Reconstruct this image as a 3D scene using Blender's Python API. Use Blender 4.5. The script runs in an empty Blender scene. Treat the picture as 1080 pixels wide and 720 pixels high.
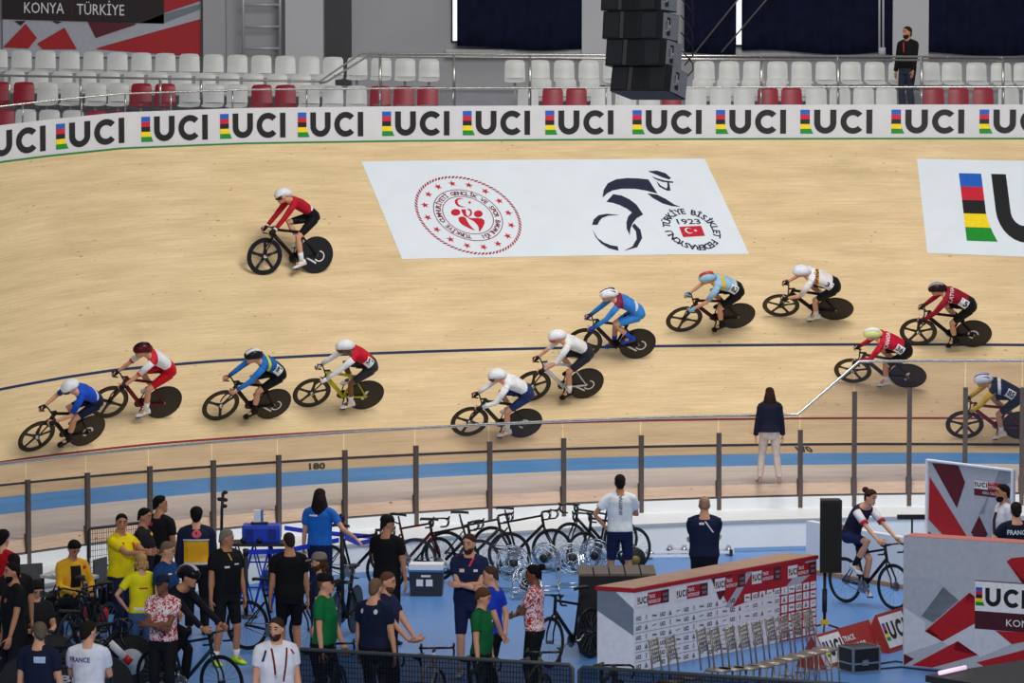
import bpy, bmesh, math, random
from math import sin, cos, pi, radians as R, sqrt, atan2
from mathutils import Vector as V, Matrix
from mathutils.bvhtree import BVHTree
from mathutils.geometry import tessellate_polygon

# ------------------------------------------------------------------ camera
FPX = 4000.0; CAMZ = 7.85; PITCH = math.atan(295/4000)
scn = bpy.context.scene; col = scn.collection
cd = bpy.data.cameras.new('camera'); cam = bpy.data.objects.new('camera', cd); col.objects.link(cam)
cd.sensor_width = 36; cd.lens = FPX/1080*36; cd.clip_end = 400
cam.location = (0, 0, CAMZ); cam.rotation_euler = (pi/2-PITCH, 0, 0); scn.camera = cam
scn.view_settings.view_transform = 'Standard'; scn.view_settings.look = 'None'
scn.view_settings.gamma = 1; scn.view_settings.use_curve_mapping = False
scn.view_settings.exposure = 0.05
# ------------------------------------------------------------------ light: even ambient fill, ceiling lamps and an added front fill lamp
w = bpy.data.worlds.new('hall_ambient'); scn.world = w; w.use_nodes = True
w.node_tree.nodes['Background'].inputs[0].default_value = (0.90, 0.93, 1.0, 1)
w.node_tree.nodes['Background'].inputs[1].default_value = 0.20
def area(x, y, z, sx, sy, power, colr, tx=0, ty=0):
    l = bpy.data.lights.new('ceiling_or_fill_lamp', 'AREA'); l.shape = 'RECTANGLE'; l.size = sx; l.size_y = sy; l.energy = power; l.color = colr
    o = bpy.data.objects.new('ceiling_or_fill_lamp', l); o.location = (x, y, z)
    d = V((tx, ty, 0)) if (tx or ty) else V((x, y, 0)); o.rotation_euler = (d-V((x, y, z))).to_track_quat('-Z', 'Y').to_euler()
    col.objects.link(o); return o
area(4.5, 56, 17, 9, 7, 2350, (1, .955, .89), 3.5, 71)      # lamps above the bend
area(4, 14, 16, 16, 4, 4300, (1, .985, .96), 4, 58)      # added fill from the camera side, unseen, to brighten upright faces
area(4, 46, 16, 12, 6, 300, (.95, .97, 1), 2, 52)     # over the infield
area(4, 78, 15, 20, 2, 150, (.9, .95, 1), 4, 76)         # over the stand
# ------------------------------------------------------------------ helpers
cp, sp = cos(PITCH), sin(PITCH)
def ray(x, y):
    a, u = (x-540)/FPX, -(y-360)/FPX
    return V((a, cp+sp*u, -sp+cp*u))
def onz(x, y, z=0.0):
    d = ray(x, y); t = (z-CAMZ)/d.z; return d*t+V((0, 0, CAMZ))
def ony(x, y, Y):
    d = ray(x, y); return d*(Y/d.y)+V((0, 0, CAMZ))
def proj(P):
    X, Y, Z = P[0], P[1], P[2]-CAMZ; fy = cp*Y-sp*Z; up = sp*Y+cp*Z
    return 540+FPX*X/fy, 360-FPX*up/fy
def lin(c): return tuple(((v/255)/12.92 if v/255 <= .04045 else ((v/255+.055)/1.055)**2.4) for v in c)
MATS = {}
def mat(name, c, rough=.6, metal=0, var=.06, scale=12, spec=.4, bump=0, emit=0):
    if name in MATS: return MATS[name]
    m = bpy.data.materials.new(name); m.use_nodes = True; nt = m.node_tree; b = nt.nodes['Principled BSDF']
    L = lin(c); b.inputs['Roughness'].default_value = rough; b.inputs['Metallic'].default_value = metal
    b.inputs['Specular IOR Level'].default_value = spec
    tc = nt.nodes.new('ShaderNodeTexCoord'); nz = nt.nodes.new('ShaderNodeTexNoise'); nz.inputs['Scale'].default_value = scale; nz.inputs['Detail'].default_value = 3
    nt.links.new(tc.outputs['Object'], nz.inputs['Vector'])
    rp = nt.nodes.new('ShaderNodeValToRGB'); rp.color_ramp.elements[0].position = .3; rp.color_ramp.elements[1].position = .7
    rp.color_ramp.elements[0].color = tuple(v*(1-var) for v in L)+(1,); rp.color_ramp.elements[1].color = tuple(min(1, v*(1+var)) for v in L)+(1,)
    nt.links.new(nz.outputs['Fac'], rp.inputs['Fac']); nt.links.new(rp.outputs['Color'], b.inputs['Base Color'])
    if bump:
        bp = nt.nodes.new('ShaderNodeBump'); bp.inputs['Strength'].default_value = bump; bp.inputs['Distance'].default_value = .02
        nt.links.new(nz.outputs['Fac'], bp.inputs['Height']); nt.links.new(bp.outputs['Normal'], b.inputs['Normal'])
    if emit:
        b.inputs['Emission Color'].default_value = L+(1,); b.inputs['Emission Strength'].default_value = emit
    MATS[name] = m; return m
def cm(c, rough=.75, **k):   # cloth-like material by colour
    return mat('c_%d_%d_%d_%d' % (c[0], c[1], c[2], int(rough*100)), c, rough, var=.12, scale=9, spec=.15, **k)
def wood(name, base, knots=.5, tint=(1, 1, 1)):
    m = bpy.data.materials.new(name); m.use_nodes = True; nt = m.node_tree; N = nt.nodes; K = nt.links; b = N['Principled BSDF']
    b.inputs['Roughness'].default_value = .5; b.inputs['Specular IOR Level'].default_value = .3
    uv = N.new('ShaderNodeUVMap'); uv.uv_map = 'uv'
    def noise(sx, sy, sc, det=4):
        mp = N.new('ShaderNodeMapping'); mp.inputs['Scale'].default_value = (sx, sy, 1); K.new(uv.outputs[0], mp.inputs['Vector'])
        n = N.new('ShaderNodeTexNoise'); n.inputs['Scale'].default_value = sc; n.inputs['Detail'].default_value = det; K.new(mp.outputs[0], n.inputs['Vector']); return n
    def ramp(src, a, bb, ca, cb):
        r = N.new('ShaderNodeValToRGB'); r.color_ramp.elements[0].position = a; r.color_ramp.elements[1].position = bb
        r.color_ramp.elements[0].color = ca+(1,); r.color_ramp.elements[1].color = cb+(1,); K.new(src, r.inputs['Fac']); return r
    def mul(a, c2, fac=1.0):
        x = N.new('ShaderNodeMixRGB'); x.blend_type = 'MULTIPLY'; x.inputs[0].default_value = fac; K.new(a, x.inputs[1]); K.new(c2, x.inputs[2]); return x.outputs[0]
    B = lin(base); dk = tuple(v*k for v, k in zip(B, (.86, .84, .80)))
    g1 = ramp(noise(.3, 11, 3.4).outputs['Fac'], .32, .66, dk, B)                     # long planks
    g2 = ramp(noise(.5, 3, 1.2, 2).outputs['Fac'], .3, .7, (.88, .86, .82), (1.05, 1.05, 1.05))
    g3 = ramp(noise(1.5, 30, 4, 5).outputs['Fac'], .30, .60, (.84, .82, .79), (1, 1, 1))
    mp = N.new('ShaderNodeMapping'); mp.inputs['Scale'].default_value = (3.6, 8.0, 1); K.new(uv.outputs[0], mp.inputs['Vector']); vo = N.new('ShaderNodeTexVoronoi'); vo.inputs['Scale'].default_value = 1.0; K.new(mp.outputs[0], vo.inputs['Vector'])
    ng = noise(.9, 1.3, 1.3, 3); ad = N.new('ShaderNodeMath'); ad.operation = 'MULTIPLY_ADD'; K.new(ng.outputs['Fac'], ad.inputs[0]); ad.inputs[1].default_value = .5; K.new(vo.outputs['Distance'], ad.inputs[2])
    kn = ramp(ad.outputs[0], .29, .325, (.30, .22, .18), (1, 1, 1))  # knots
    big = ramp(noise(.8, 1.6, .8, 5).outputs['Fac'], .27, .42, (.86, .85, .84), (1, 1, 1))   # tyre scuffs
    c = mul(g1.outputs[0], g2.outputs[0]); c = mul(c, g3.outputs[0], .8); c = mul(c, kn.outputs[0], knots); c = mul(c, big.outputs[0], .8)
    K.new(c, b.inputs['Base Color']); MATS[name] = m; return m
def glassmat(name, tint, refl=.06):
    m = bpy.data.materials.new(name); m.use_nodes = True; nt = m.node_tree; nt.nodes.clear()
    o = nt.nodes.new('ShaderNodeOutputMaterial'); t = nt.nodes.new('ShaderNodeBsdfTransparent'); g = nt.nodes.new('ShaderNodeBsdfGlossy'); x = nt.nodes.new('ShaderNodeMixShader')
    n = nt.nodes.new('ShaderNodeTexNoise'); n.inputs['Scale'].default_value = 1.5; mr = nt.nodes.new('ShaderNodeMapRange'); mr.inputs[3].default_value = refl*.7; mr.inputs[4].default_value = refl*1.3
    tc = nt.nodes.new('ShaderNodeTexCoord'); nt.links.new(tc.outputs['Object'], n.inputs['Vector']); nt.links.new(n.outputs['Fac'], mr.inputs[0]); nt.links.new(mr.outputs[0], x.inputs[0])
    t.inputs[0].default_value = tint+(1,); g.inputs['Roughness'].default_value = .12; g.inputs[0].default_value = (.9, .9, .95, 1)
    nt.links.new(t.outputs[0], x.inputs[1]); nt.links.new(g.outputs[0], x.inputs[2]); nt.links.new(x.outputs[0], o.inputs[0]); MATS[name] = m; return m

class MB:
    def __init__(s): s.v = []; s.f = []; s.m = []; s.cur = 0
    def add(s, vs, fs):
        b = len(s.v); s.v += [V(p) for p in vs]; s.f += [[i+b for i in f] for f in fs]; s.m += [s.cur]*len(fs); return s
    def box(s, c, d, rot=None):
        x, y, z = [k/2 for k in d]; P = [V((a, b, e)) for a in (-x, x) for b in (-y, y) for e in (-z, z)]
        if rot is not None: P = [rot @ p for p in P]
        return s.add([p+V(c) for p in P], [(0, 1, 3, 2), (4, 6, 7, 5), (0, 4, 5, 1), (2, 3, 7, 6), (0, 2, 6, 4), (1, 5, 7, 3)])
    def loft(s, rings, cap=True):
        n = len(rings[0]); vs = [p for r in rings for p in r]; fs = []
        for i in range(len(rings)-1):
            for j in range(n):
                k = (j+1) % n; fs.append((i*n+j, i*n+k, (i+1)*n+k, (i+1)*n+j))
        if cap: fs.append(tuple(range(n))[::-1]); fs.append(tuple((len(rings)-1)*n+j for j in range(n)))
        return s.add(vs, fs)
    def tube(s, pts, r, n=8, cap=True, flat=1.0, side=None):
        pts = [V(p) for p in pts]; rs = r if isinstance(r, (list, tuple)) else [r]*len(pts); rings = []
        ref = V(side) if side is not None else None
        for i, p in enumerate(pts):
            t = (pts[min(i+1, len(pts)-1)]-pts[max(i-1, 0)])
            if t.length < 1e-9: t = V((0, 0, 1))
            t.normalize()
            if ref is None: ref = V((0, 0, 1)) if abs(t.z) < .9 else V((0, 1, 0))
            a = ref-t*ref.dot(t)
            if a.length < 1e-4: a = V((1, 0, 0))-t*t.x
            a.normalize(); b = t.cross(a); ref = a
            rings.append([p+a*(rs[i]*cos(2*pi*j/n))+b*(rs[i]*flat*sin(2*pi*j/n)) for j in range(n)])
        return s.loft(rings, cap)
    def ell(s, c, r, rot=None, n=12, m=8):
        rings = []
        for i in range(m+1):
            a = -pi/2+pi*i/m; q = max(cos(a), .02); rings.append([V((r[0]*q*cos(2*pi*j/n), r[1]*q*sin(2*pi*j/n), r[2]*sin(a))) for j in range(n)])
        if rot is not None: rings = [[rot @ p for p in g] for g in rings]
        return s.loft([[p+V(c) for p in g] for g in rings])
    def torus(s, c, ax, R_, r, n=28, k=6, a0=0, a1=2*pi):
        ax = V(ax).normalized(); u = ax.orthogonal().normalized(); w_ = ax.cross(u); full = a1-a0 > 6.28; rings = []
        for i in range(n if full else n+1):
            a = a0+(a1-a0)*i/n; d = u*cos(a)+w_*sin(a); rings.append([V(c)+d*(R_+r*cos(2*pi*j/k))+ax*(r*sin(2*pi*j/k)) for j in range(k)])
        if full: rings.append(rings[0]); return s.loft(rings, False)
        return s.loft(rings)
    def disc(s, c, ax, r, th, n=28, r2=None):
        ax = V(ax).normalized(); u = ax.orthogonal().normalized(); w_ = ax.cross(u)
        g = lambda rr, h: [V(c)+(u*cos(2*pi*j/n)+w_*sin(2*pi*j/n))*rr+ax*h for j in range(n)]
        return s.loft([g(r2 or r, -th/2), g(r, -th/2*.4), g(r, th/2*.4), g(r2 or r, th/2)])
    def prism(s, poly, z0, z1, fn=lambda p: V(p)):   # poly 2D in (x,y), extruded
        n = len(poly); return s.add([fn((p[0], p[1], z0)) for p in poly]+[fn((p[0], p[1], z1)) for p in poly],
            [tuple(range(n))[::-1], tuple(range(n, 2*n))]+[(i, (i+1) % n, (i+1) % n+n, i+n) for i in range(n)])
    def mesh(s, name, nm=1, smooth=True):
        me = bpy.data.meshes.new(name); me.from_pydata([tuple(p) for p in s.v], [], s.f)
        for k in range(nm): me.materials.append(None)
        me.polygons.foreach_set('material_index', s.m)
        if smooth: me.shade_smooth()
        me.update(); return me
def link(name, me, mats, parent=None, loc=None):
    o = bpy.data.objects.new(name, me); col.objects.link(o)
    if parent is not None: o.parent = parent
    if loc is not None: o.location = loc
    mats = mats if isinstance(mats, (list, tuple)) else [mats]
    while len(me.materials) < len(mats): me.materials.append(None)
    for i, m in enumerate(mats): o.material_slots[i].link = 'OBJECT'; o.material_slots[i].material = m
    return o
def build(name, mb, mats, parent=None, smooth=False, sharp=False, loc=None):
    me = mb.mesh(name, 1, smooth)
    if sharp: me.set_sharp_from_angle(angle=R(35))
    return link(name, me, mats, parent, loc)
def tag(o, label=None, cat=None, group=None, kind=None):
    for k, v in (('label', label), ('category', cat), ('group', group), ('kind', kind)):
        if v: o[k] = v
    return o
def empty(name, loc=(0, 0, 0), rz=0, label=None, cat=None, group=None):
    o = bpy.data.objects.new(name, None); o.empty_display_size = .1; col.objects.link(o); o.location = loc; o.rotation_euler = (0, 0, rz)
    return tag(o, label, cat, group)
def struct(name, mb, mats, smooth=False, sharp=False): return tag(build(name, mb, mats, None, smooth, sharp), kind='structure')
def own(mb, loc):  # shift geometry so that the object's origin is at loc
    L = V(loc)
    for p in mb.v: p -= L
    return mb
# ---- flat lettering and marks: 2D shapes mapped on a surface by fn(x, y) -> point
TXT = {}
def text2d(s, bold=0.0):
    k = (s, bold)
    if k in TXT: return TXT[k]
    c = bpy.data.curves.new('t', 'FONT'); c.body = s; c.size = 1; c.offset = bold; c.resolution_u = 2; c.align_x = 'LEFT'
    o = bpy.data.objects.new('t', c); col.objects.link(o); dg = bpy.context.evaluated_depsgraph_get()
    me = bpy.data.meshes.new_from_object(o.evaluated_get(dg)); vs = [(p.co.x, p.co.y) for p in me.vertices]; fs = [tuple(q.vertices) for q in me.polygons]
    bpy.data.objects.remove(o); bpy.data.curves.remove(c); bpy.data.meshes.remove(me)
    x0 = min(p[0] for p in vs); x1 = max(p[0] for p in vs); y1 = max(p[1] for p in vs)
    TXT[k] = ([(p[0]-x0, p[1]) for p in vs], fs, x1-x0, y1); return TXT[k]
def text(mb, s, fn, x, y, h, w=None, bold=0.0, mi=0):   # cap height h, optional total width w; lower left at x,y
    vs, fs, W, H = text2d(s, bold); H = .70 if H < .75 else H; k = h/.70; kx = (w/W) if w else k
    mb.cur = mi; mb.add([fn(x+p[0]*kx, y+p[1]*k) for p in vs], fs); return W*kx
def poly(mb, pts, fn, mi=0):
    mb.cur = mi; P = [V((a, b, 0)) for a, b in pts]; tr = tessellate_polygon([P]); mb.add([fn(a, b) for a, b in pts], [tuple(t) for t in tr])
def strip(mb, A, B, fn, mi=0):
    mb.cur = mi; n = len(A); mb.add([fn(*p) for p in A]+[fn(*p) for p in B], [(i, i+1, n+i+1, n+i) for i in range(n-1)])
def arc(cx, cy, rx, ry, a0, a1, n=16): return [(cx+rx*cos(R(a0+(a1-a0)*i/n)), cy+ry*sin(R(a0+(a1-a0)*i/n))) for i in range(n+1)]
def ring(mb, cx, cy, r, t, fn, mi=0, n=48, a0=0, a1=360): strip(mb, arc(cx, cy, r, r, a0, a1, n), arc(cx, cy, r-t, r-t, a0, a1, n), fn, mi)
def uci(mb, fn, x, y, h, kx=1.0, mi=(0, 1, 2, 3, 4, 5)):   # mats: 0 black letters, 1 blue, 2 red, 3 black, 4 yellow, 5 green
    g = lambda a, b: fn(x+a*h*kx, y+b*h)
    for i in range(5):
        t0, t1 = 1-i*.2, .8-i*.2
        e = lambda t: .38 if t > .42 else .38+.14*((.42-t)/.42)**1.6
        A = [(0, t0-(t0-t1)*j/3) for j in range(4)]; B = [(e(q[1]), q[1]) for q in A]; strip(mb, A, B, g, mi[1+i])
    strip(mb, [(.55, 1)]+arc(.995, .445, .445, .445, 180, 360, 14)+[(1.44, 1)], [(.80, 1)]+arc(.995, .445, .195, .2, 180, 360, 14)+[(1.19, 1)], g, mi[0])
    strip(mb, arc(2.10, .5, .5, .51, 42, 318, 20), arc(2.10, .5, .26, .27, 42, 318, 20), g, mi[0])
    strip(mb, [(2.63, 0), (2.63, 1)], [(2.87, 0), (2.87, 1)], g, mi[0])
UCIM = lambda: [mat('ink_black', (24, 24, 26), .5), mat('uci_blue', (25, 95, 190), .5), mat('uci_red', (200, 30, 50), .5), mat('ink_black', (24, 24, 26)), mat('uci_yellow', (245, 215, 20), .5), mat('uci_green', (20, 140, 40), .5)]
def quadfn(a, b, c, d, W, H, off=0):  # corners: top-left a, top-right b, bottom-right c, bottom-left d; fn over x 0..W, y 0..H (up)
    a, b, c, d = V(a), V(b), V(c), V(d); n = (b-a).cross(d-a).normalized(); n = -n if n.dot(V((0, 0, CAMZ))-a) < 0 else n
    def fn(x, y):
        u = x/W; v = 1-y/H; return (a*(1-u)+b*u)*(1-v)+(d*(1-u)+c*u)*v+n*off
    return fn

# ================================================================== THE SETTING
TC = (6.733, 46.31); TR = 20.287; TQ = 7.4
BANK = [(-120, 12), (-70, 16), (-56, 21), (-50, 26), (-46, 31), (-43, 35.6), (-40, 39.6), (-37.6, 42.2), (-35.6, 43.2), (-32.4, 44.5), (-27, 45.2), (-20, 45.4), (10, 45.6), (60, 45.6)]
def bank(t):
    for (a, x), (b, y) in zip(BANK, BANK[1:]):
        if a <= t <= b: u = (t-a)/(b-a); return R(x+(y-x)*u)
    return R(45)
def TP(t, q, off=0):   # t degrees round the bend, q metres up the banking from the measuring line
    b = bank(t); r = TR+q*cos(b); a = R(t)
    n = V((-sin(b)*sin(a), -sin(b)*cos(a), cos(b)))
    return V((TC[0]+r*sin(a), TC[1]+r*cos(a), 1.1+q*sin(b)))+n*off
CC = (8.39, 43.67); CR = 19.51
def CP(t, dr=0, z=.85): a = R(t); return V((CC[0]+(CR-dr)*sin(a), CC[1]+(CR-dr)*cos(a), z))
T0, T1, TS = -64, 36, .5
NT = int((T1-T0)/TS)+1; TT = [T0+TS*i for i in range(NT)]
def sheet(rows, uvs=None):   # rows: list of lists of points
    mb = MB(); n = len(rows[0]); mb.add([p for r in rows for p in r], [(i*n+j, i*n+j+1, (i+1)*n+j+1, (i+1)*n+j) for i in range(len(rows)-1) for j in range(n-1)]); return mb
def put_uv(o, uvs):
    me = o.data; l = me.uv_layers.new(name='uv')
    for p in me.polygons:
        for li in p.loop_indices: l.data[li].uv = uvs[me.loops[li].vertex_index]
W_TRACK = wood('track_wood', (240, 214, 170)); W_APRON = wood('apron_wood', (246, 238, 228), .35); W_CURB = wood('curb_wood', (226, 198, 178), .9)
W_BLUE = wood('cote_azur_paint', (92, 174, 248), .1)
# banked boards
QS = [TQ*i/24 for i in range(25)]
mb = sheet([[TP(t, q) for t in TT] for q in QS]); o = struct('floor_track', mb, W_TRACK, True); put_uv(o, [(R(t)*(TR+q), q) for q in QS for t in TT])
TRACK = BVHTree.FromPolygons([tuple(p) for p in mb.v], mb.f)
def ontrack(x, y):
    h = TRACK.ray_cast(V((0, 0, CAMZ)), ray(x, y).normalized()); return h[0], h[1]
# flat apron between measuring line and curb, blue band in its middle
def AP(t, w_, off=0):
    a = TP(t, 0); b = CP(t); p = a.lerp(b, w_); p.z += off; return p
for nm, w0, w1, m in (('floor_apron_upper', 0, .21, W_TRACK), ('floor_blue_band', .21, .53, W_BLUE), ('floor_apron_lower', .53, 1, W_APRON)):
    ws = [w0+(w1-w0)*i/4 for i in range(5)]
    o = struct(nm, sheet([[AP(t, x) for t in TT] for x in ws]), m, True); put_uv(o, [(R(t)*TR, x*3.4) for x in ws for t in TT])
# lines on the boards
def tline(name, q, wd, m, off=.004): struct(name, sheet([[TP(t, q-wd/2, off) for t in TT], [TP(t, q+wd/2, off) for t in TT]]), m, True)
tline('trim_1', .03, .055, mat('line_black', (26, 22, 24)))
tline('trim_2', .62, .045, mat('line_red', (130, 24, 40)))
tline('trim_3', 2.33, .06, mat('line_blue', (14, 40, 84)))
# curb board and white infield wall
zb = .66
o = struct('trim_4', sheet([[CP(t, 0) for t in TT], [CP(t, .02, zb) for t in TT]]), W_CURB); put_uv(o, [(R(t)*CR, q) for q in (0, .2) for t in TT])
WHITE_W = mat('white_wall_paint', (232, 236, 240), .5, var=.03, scale=2)
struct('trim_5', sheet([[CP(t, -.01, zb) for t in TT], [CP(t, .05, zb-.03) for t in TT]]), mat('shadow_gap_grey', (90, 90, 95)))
struct('wall_infield_upper', sheet([[CP(t, .05, zb-.03) for t in TT], [CP(t, .05, .44) for t in TT], [CP(t, 1.52, .44) for t in TT]]), WHITE_W)
struct('trim_6', sheet([[CP(t, 1.50, .445) for t in TT], [CP(t, 1.54, .44) for t in TT], [CP(t, 1.55, .40) for t in TT]]), mat('ledge_edge_grey', (150, 160, 170)))
struct('wall_infield_lower', sheet([[CP(t, 1.53, .42) for t in TT], [CP(t, 1.56, .0) for t in TT]]), WHITE_W)
# infield floor
fl = mat('infield_floor_blue', (88, 140, 206), .35, var=.05, scale=.6, spec=.4)
mb = MB(); mb.add([(-22, 25, 0), (26, 25, 0), (26, 66, 0), (-22, 66, 0)], [(0, 1, 2, 3)]); struct('floor', mb, fl)
struct('trim_7', sheet([[CP(t, 1.56, .004) for t in TT], [CP(t, 2.05, .004) for t in TT]]), mat('infield_edge_blue', (60, 120, 180), .4))
# distance numbers painted beside the measuring line
for s_, x0 in (('170', 828), ('180', 305)):
    P = onz(x0, 476 if s_ == '170' else 489.5, 1.08); t = math.degrees(atan2(P.x-TC[0], P.y-TC[1]))
    B0 = AP(t, .185, .006); tg = V((cos(R(t)), -sin(R(t)), 0)); ou = V((-.06, 1, .07))
    fn = lambda x, y, B0=B0, tg=tg, ou=ou: B0+V((1, -.5*tg.y if False else tg.y*.9, 0))*x+ou*y
    mb = MB(); text(mb, s_, fn, 0, 0, .56, w=.27, bold=.04); tag(build('distance_number', mb, mat('line_black', (26, 22, 24))), 'black painted %s distance mark ' % s_+('by the woman on the boards' if s_ == '170' else 'above the bright blue t-shirt person'), 'track marking')
# top board with the UCI lettering
BH = .66
def BP(t, s_=0, off=0):
    p = TP(t, TQ); a = R(t); return p+V((-sin(a)*(off-.03), -cos(a)*(off-.03), s_))
bd = empty('advertising_board', BP(-10), 0, 'long white board with repeated UCI lettering along the top of the banking', 'advertising board')
bo = bd.location.copy()
def bchild(name, mb, mats, **k): return build(name, own(mb, bo), mats, bd, **k)
WHITE_B = mat('board_white', (212, 212, 216), .5, var=.03, scale=3)
bchild('panel', sheet([[BP(t, 0) for t in TT], [BP(t, BH) for t in TT], [BP(t, BH, -.05) for t in TT], [BP(t, 0, -.05) for t in TT]]), WHITE_B)
bchild('green_edge', sheet([[BP(t, 0, .03) for t in TT], [BP(t, .035, .012) for t in TT], [BP(t, .035, .0) for t in TT]]), mat('edge_green', (30, 120, 50)))
def tofx(x):
    lo, hi = -55., 30.
    for _ in range(40):
        m_ = (lo+hi)/2
        if proj(BP(m_, .3))[0] < x: lo = m_
        else: hi = m_
    return (lo+hi)/2
lx = [(-24, 48), (59, 131), (149, 219), (232, 301), (314, 383), (403, 474), (488, 559), (575, 647), (667, 740), (755, 829), (844, 920), (940, 1017), (1033, 1110), (1128, 1205)]
for a, b in lx:
    ta, tb = tofx(a), tofx(b); mb = MB(); fn = lambda x, y, ta=ta, tb=tb: BP(ta+(tb-ta)*x/2.87, .115+y*.45, .008)
    uci(mb, fn, 0, 0, 1); bchild('logo', mb, UCIM())

# glass balustrade round the infield edge
GL = glassmat('fence_glass', (.76, .725, .745), .06); STEEL = mat('brushed_steel', (150, 145, 140), .35, .8); POST = mat('post_bronze', (100, 90, 86), .45, .5, var=.1)
def cthx(x, dr=-.02, z=.85):
    lo, hi = -64., 36.
    for _ in range(40):
        m_ = (lo+hi)/2
        if proj(CP(m_, dr, z))[0] < x: lo = m_
        else: hi = m_
    return (lo+hi)/2
tk0, tk1 = cthx(841), cthx(905)
def rail_h(t): return 1.15 if t < tk0 else (2.02 if t > tk1 else 1.15+.87*(t-tk0)/(tk1-tk0))
fence = empty('glass_balustrade', CP(-10), 0, 'long curved glass balustrade with steel handrail between infield and track', 'balustrade'); fo = fence.location.copy()
mb = MB(); mb.tube([CP(t, 0, .85+rail_h(t)) for t in [T0+.5*i for i in range(int((tk0-T0)*2))]+[tk0, tk1]+[tk1+.5*i for i in range(1, int((T1-tk1)*2))]], .024, 8)
build('handrail', own(mb, fo), mat('rail_steel', (190, 188, 184), .25, .9), fence, True)
posts = [27, 90, 156, 223, 292, 362, 437, 515, 593, 675, 757, 843, 900, 958, 1017, 1077, -40, 1138]
pts_t = sorted(cthx(x) for x in posts)
for a, b in zip(pts_t, pts_t[1:]):
    ts = [a+(b-a)*i/8+(.03 if i == 0 else (-.03 if i == 8 else 0)) for i in range(9)]
    build('glass_pane', own(sheet([[CP(t, 0, .84) for t in ts], [CP(t, 0, .85+rail_h(t)-.02) for t in ts]]), fo), GL, fence, True)
for t in pts_t:
    h = rail_h(t)*.76 if t < tk1-.3 else rail_h(t)*.78; mb = MB(); rz = Matrix.Rotation(-R(t), 3, 'Z'); c = CP(t, .035, (.42+.85+h)/2)
    mb.box(c, (.075, .05, .85+h-.42), rz); mb.box(CP(t, .012, .60+.18), (.10, .03, .30), rz); build('post', own(mb, fo), POST, fence)
# ================================================================== BANNERS STUCK ON THE BANKING
def tq(x, y):   # pixel on the banking -> (t, q)
    P, _ = ontrack(x, y); dx, dy = P.x-TC[0], P.y-TC[1]; t = math.degrees(atan2(dx, dy)); q = (P.z-1.1)/sin(bank(t)); return t, q
def patchfn(c, W, H, off):   # corners tl,tr,br,bl in (t,q)
    def fn(x, y):
        u = x/W; v = 1-y/H
        t = (c[0][0]*(1-u)+c[1][0]*u)*(1-v)+(c[3][0]*(1-u)+c[2][0]*u)*v; q = (c[0][1]*(1-u)+c[1][1]*u)*(1-v)+(c[3][1]*(1-u)+c[2][1]*u)*v
        return TP(t, q, off)
    return fn
def gridsheet(fn, W, H, nx, ny): return sheet([[fn(W*i/nx, H*j/ny) for i in range(nx+1)] for j in range(ny+1)])
BWHITE = mat('banner_white', (224, 232, 240), .55, var=.02, scale=2)
c1 = [tq(381, 170.5), tq(743, 167.5), tq(790, 268), tq(424, 273.5)]
W1, H1 = 6.3, 2.3
F = patchfn(c1, W1, H1, .006); G = patchfn(c1, W1, H1, .010); G2 = patchfn(c1, W1, H1, .013)
ban = empty('track_banner', F(0, 0), 0, 'white sticker with round red emblem and dark cyclist drawing stuck on the banking', 'floor banner'); bl = ban.location.copy()
build('sheet', own(gridsheet(F, W1, H1, 40, 12), bl), BWHITE, ban, True)
def p1(x, y):   # photo pixel -> banner coordinates (measured once from the photo)
    vy = (y-169)/(268-169); v = min(max((y-169.5)/102.0, -.1), 1.1); xl = 381+43*v; xr = 743+47*v
    yt = 170.5-3*(x-381)/362; yb = 273.5-5.5*(x-424)/366; v = (y-yt)/(yb-yt); xl = 381+43*v; xr = 743+47*v
    return (x-xl)/(xr-xl)*W1, (1-v)*H1
def sub(pts, k=3):   # subdivide outline so that it follows the bend
    out = []
    for i, a in enumerate(pts):
        b = pts[(i+1) % len(pts)]
        for j in range(k): out.append((a[0]+(b[0]-a[0])*j/k, a[1]+(b[1]-a[1])*j/k))
    return out
RED = mat('emblem_red', (196, 26, 48), .5); INK = mat('emblem_ink', (34, 38, 62), .5); DRED = mat('emblem_dark_red', (120, 24, 48), .5)
em = MB(); ecx, ecy = p1(494.3, 228.2); er = .93
n = 84
for i in range(n):
    a = 360*i/n; em.cur = 0 if i % 2 else 1
    strip(em, arc(ecx, ecy, er, er, a, a+360/n*.62, 1), arc(ecx, ecy, er-.05, er-.05, a+3, a+3+360/n*.62, 1), G, 0 if i % 2 else 1)
ring(em, ecx, ecy, er*.655, .014, G, 1, 60); ring(em, ecx, ecy, er*.485, .014, G, 1, 60)
for i in range(16):
    a = R(90+22.5*i+3); cx, cy = ecx+er*.81*cos(a), ecy+er*.81*sin(a)
    poly(em, [(cx+(.075 if k % 2 == 0 else .03)*cos(a+pi/5*k), cy+(.075 if k % 2 == 0 else .03)*sin(a+pi/5*k)) for k in range(10)], G, 0)
def circtext(mb, s, cx, cy, r, a0, a1, h, fn, mi=0, bold=.01):   # letters clockwise from a0 to a1 (deg), feet to the centre
    n = len(s)
    for i, ch in enumerate(s):
        if ch == ' ': continue
        a = R(a0+(a1-a0)*(i+.5)/n); vs, fs, W, H = text2d(ch, bold); k = h/.70; ct, st = cos(a-pi/2), sin(a-pi/2)
        mb.cur = mi; P = []
        for p in vs:
            x, y = (p[0]-W/2)*k, p[1]*k; P.append(fn(cx+r*cos(a)+x*ct-y*st, cy+r*sin(a)+x*st+y*ct))
        mb.add(P, fs)
circtext(em, 'TÜRKİYE CUMHURİYETİ GENÇLİK VE SPOR BAKANLIĞI', ecx, ecy, er*.515, 258, 258-340, .085, G, 1, .03)
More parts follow.
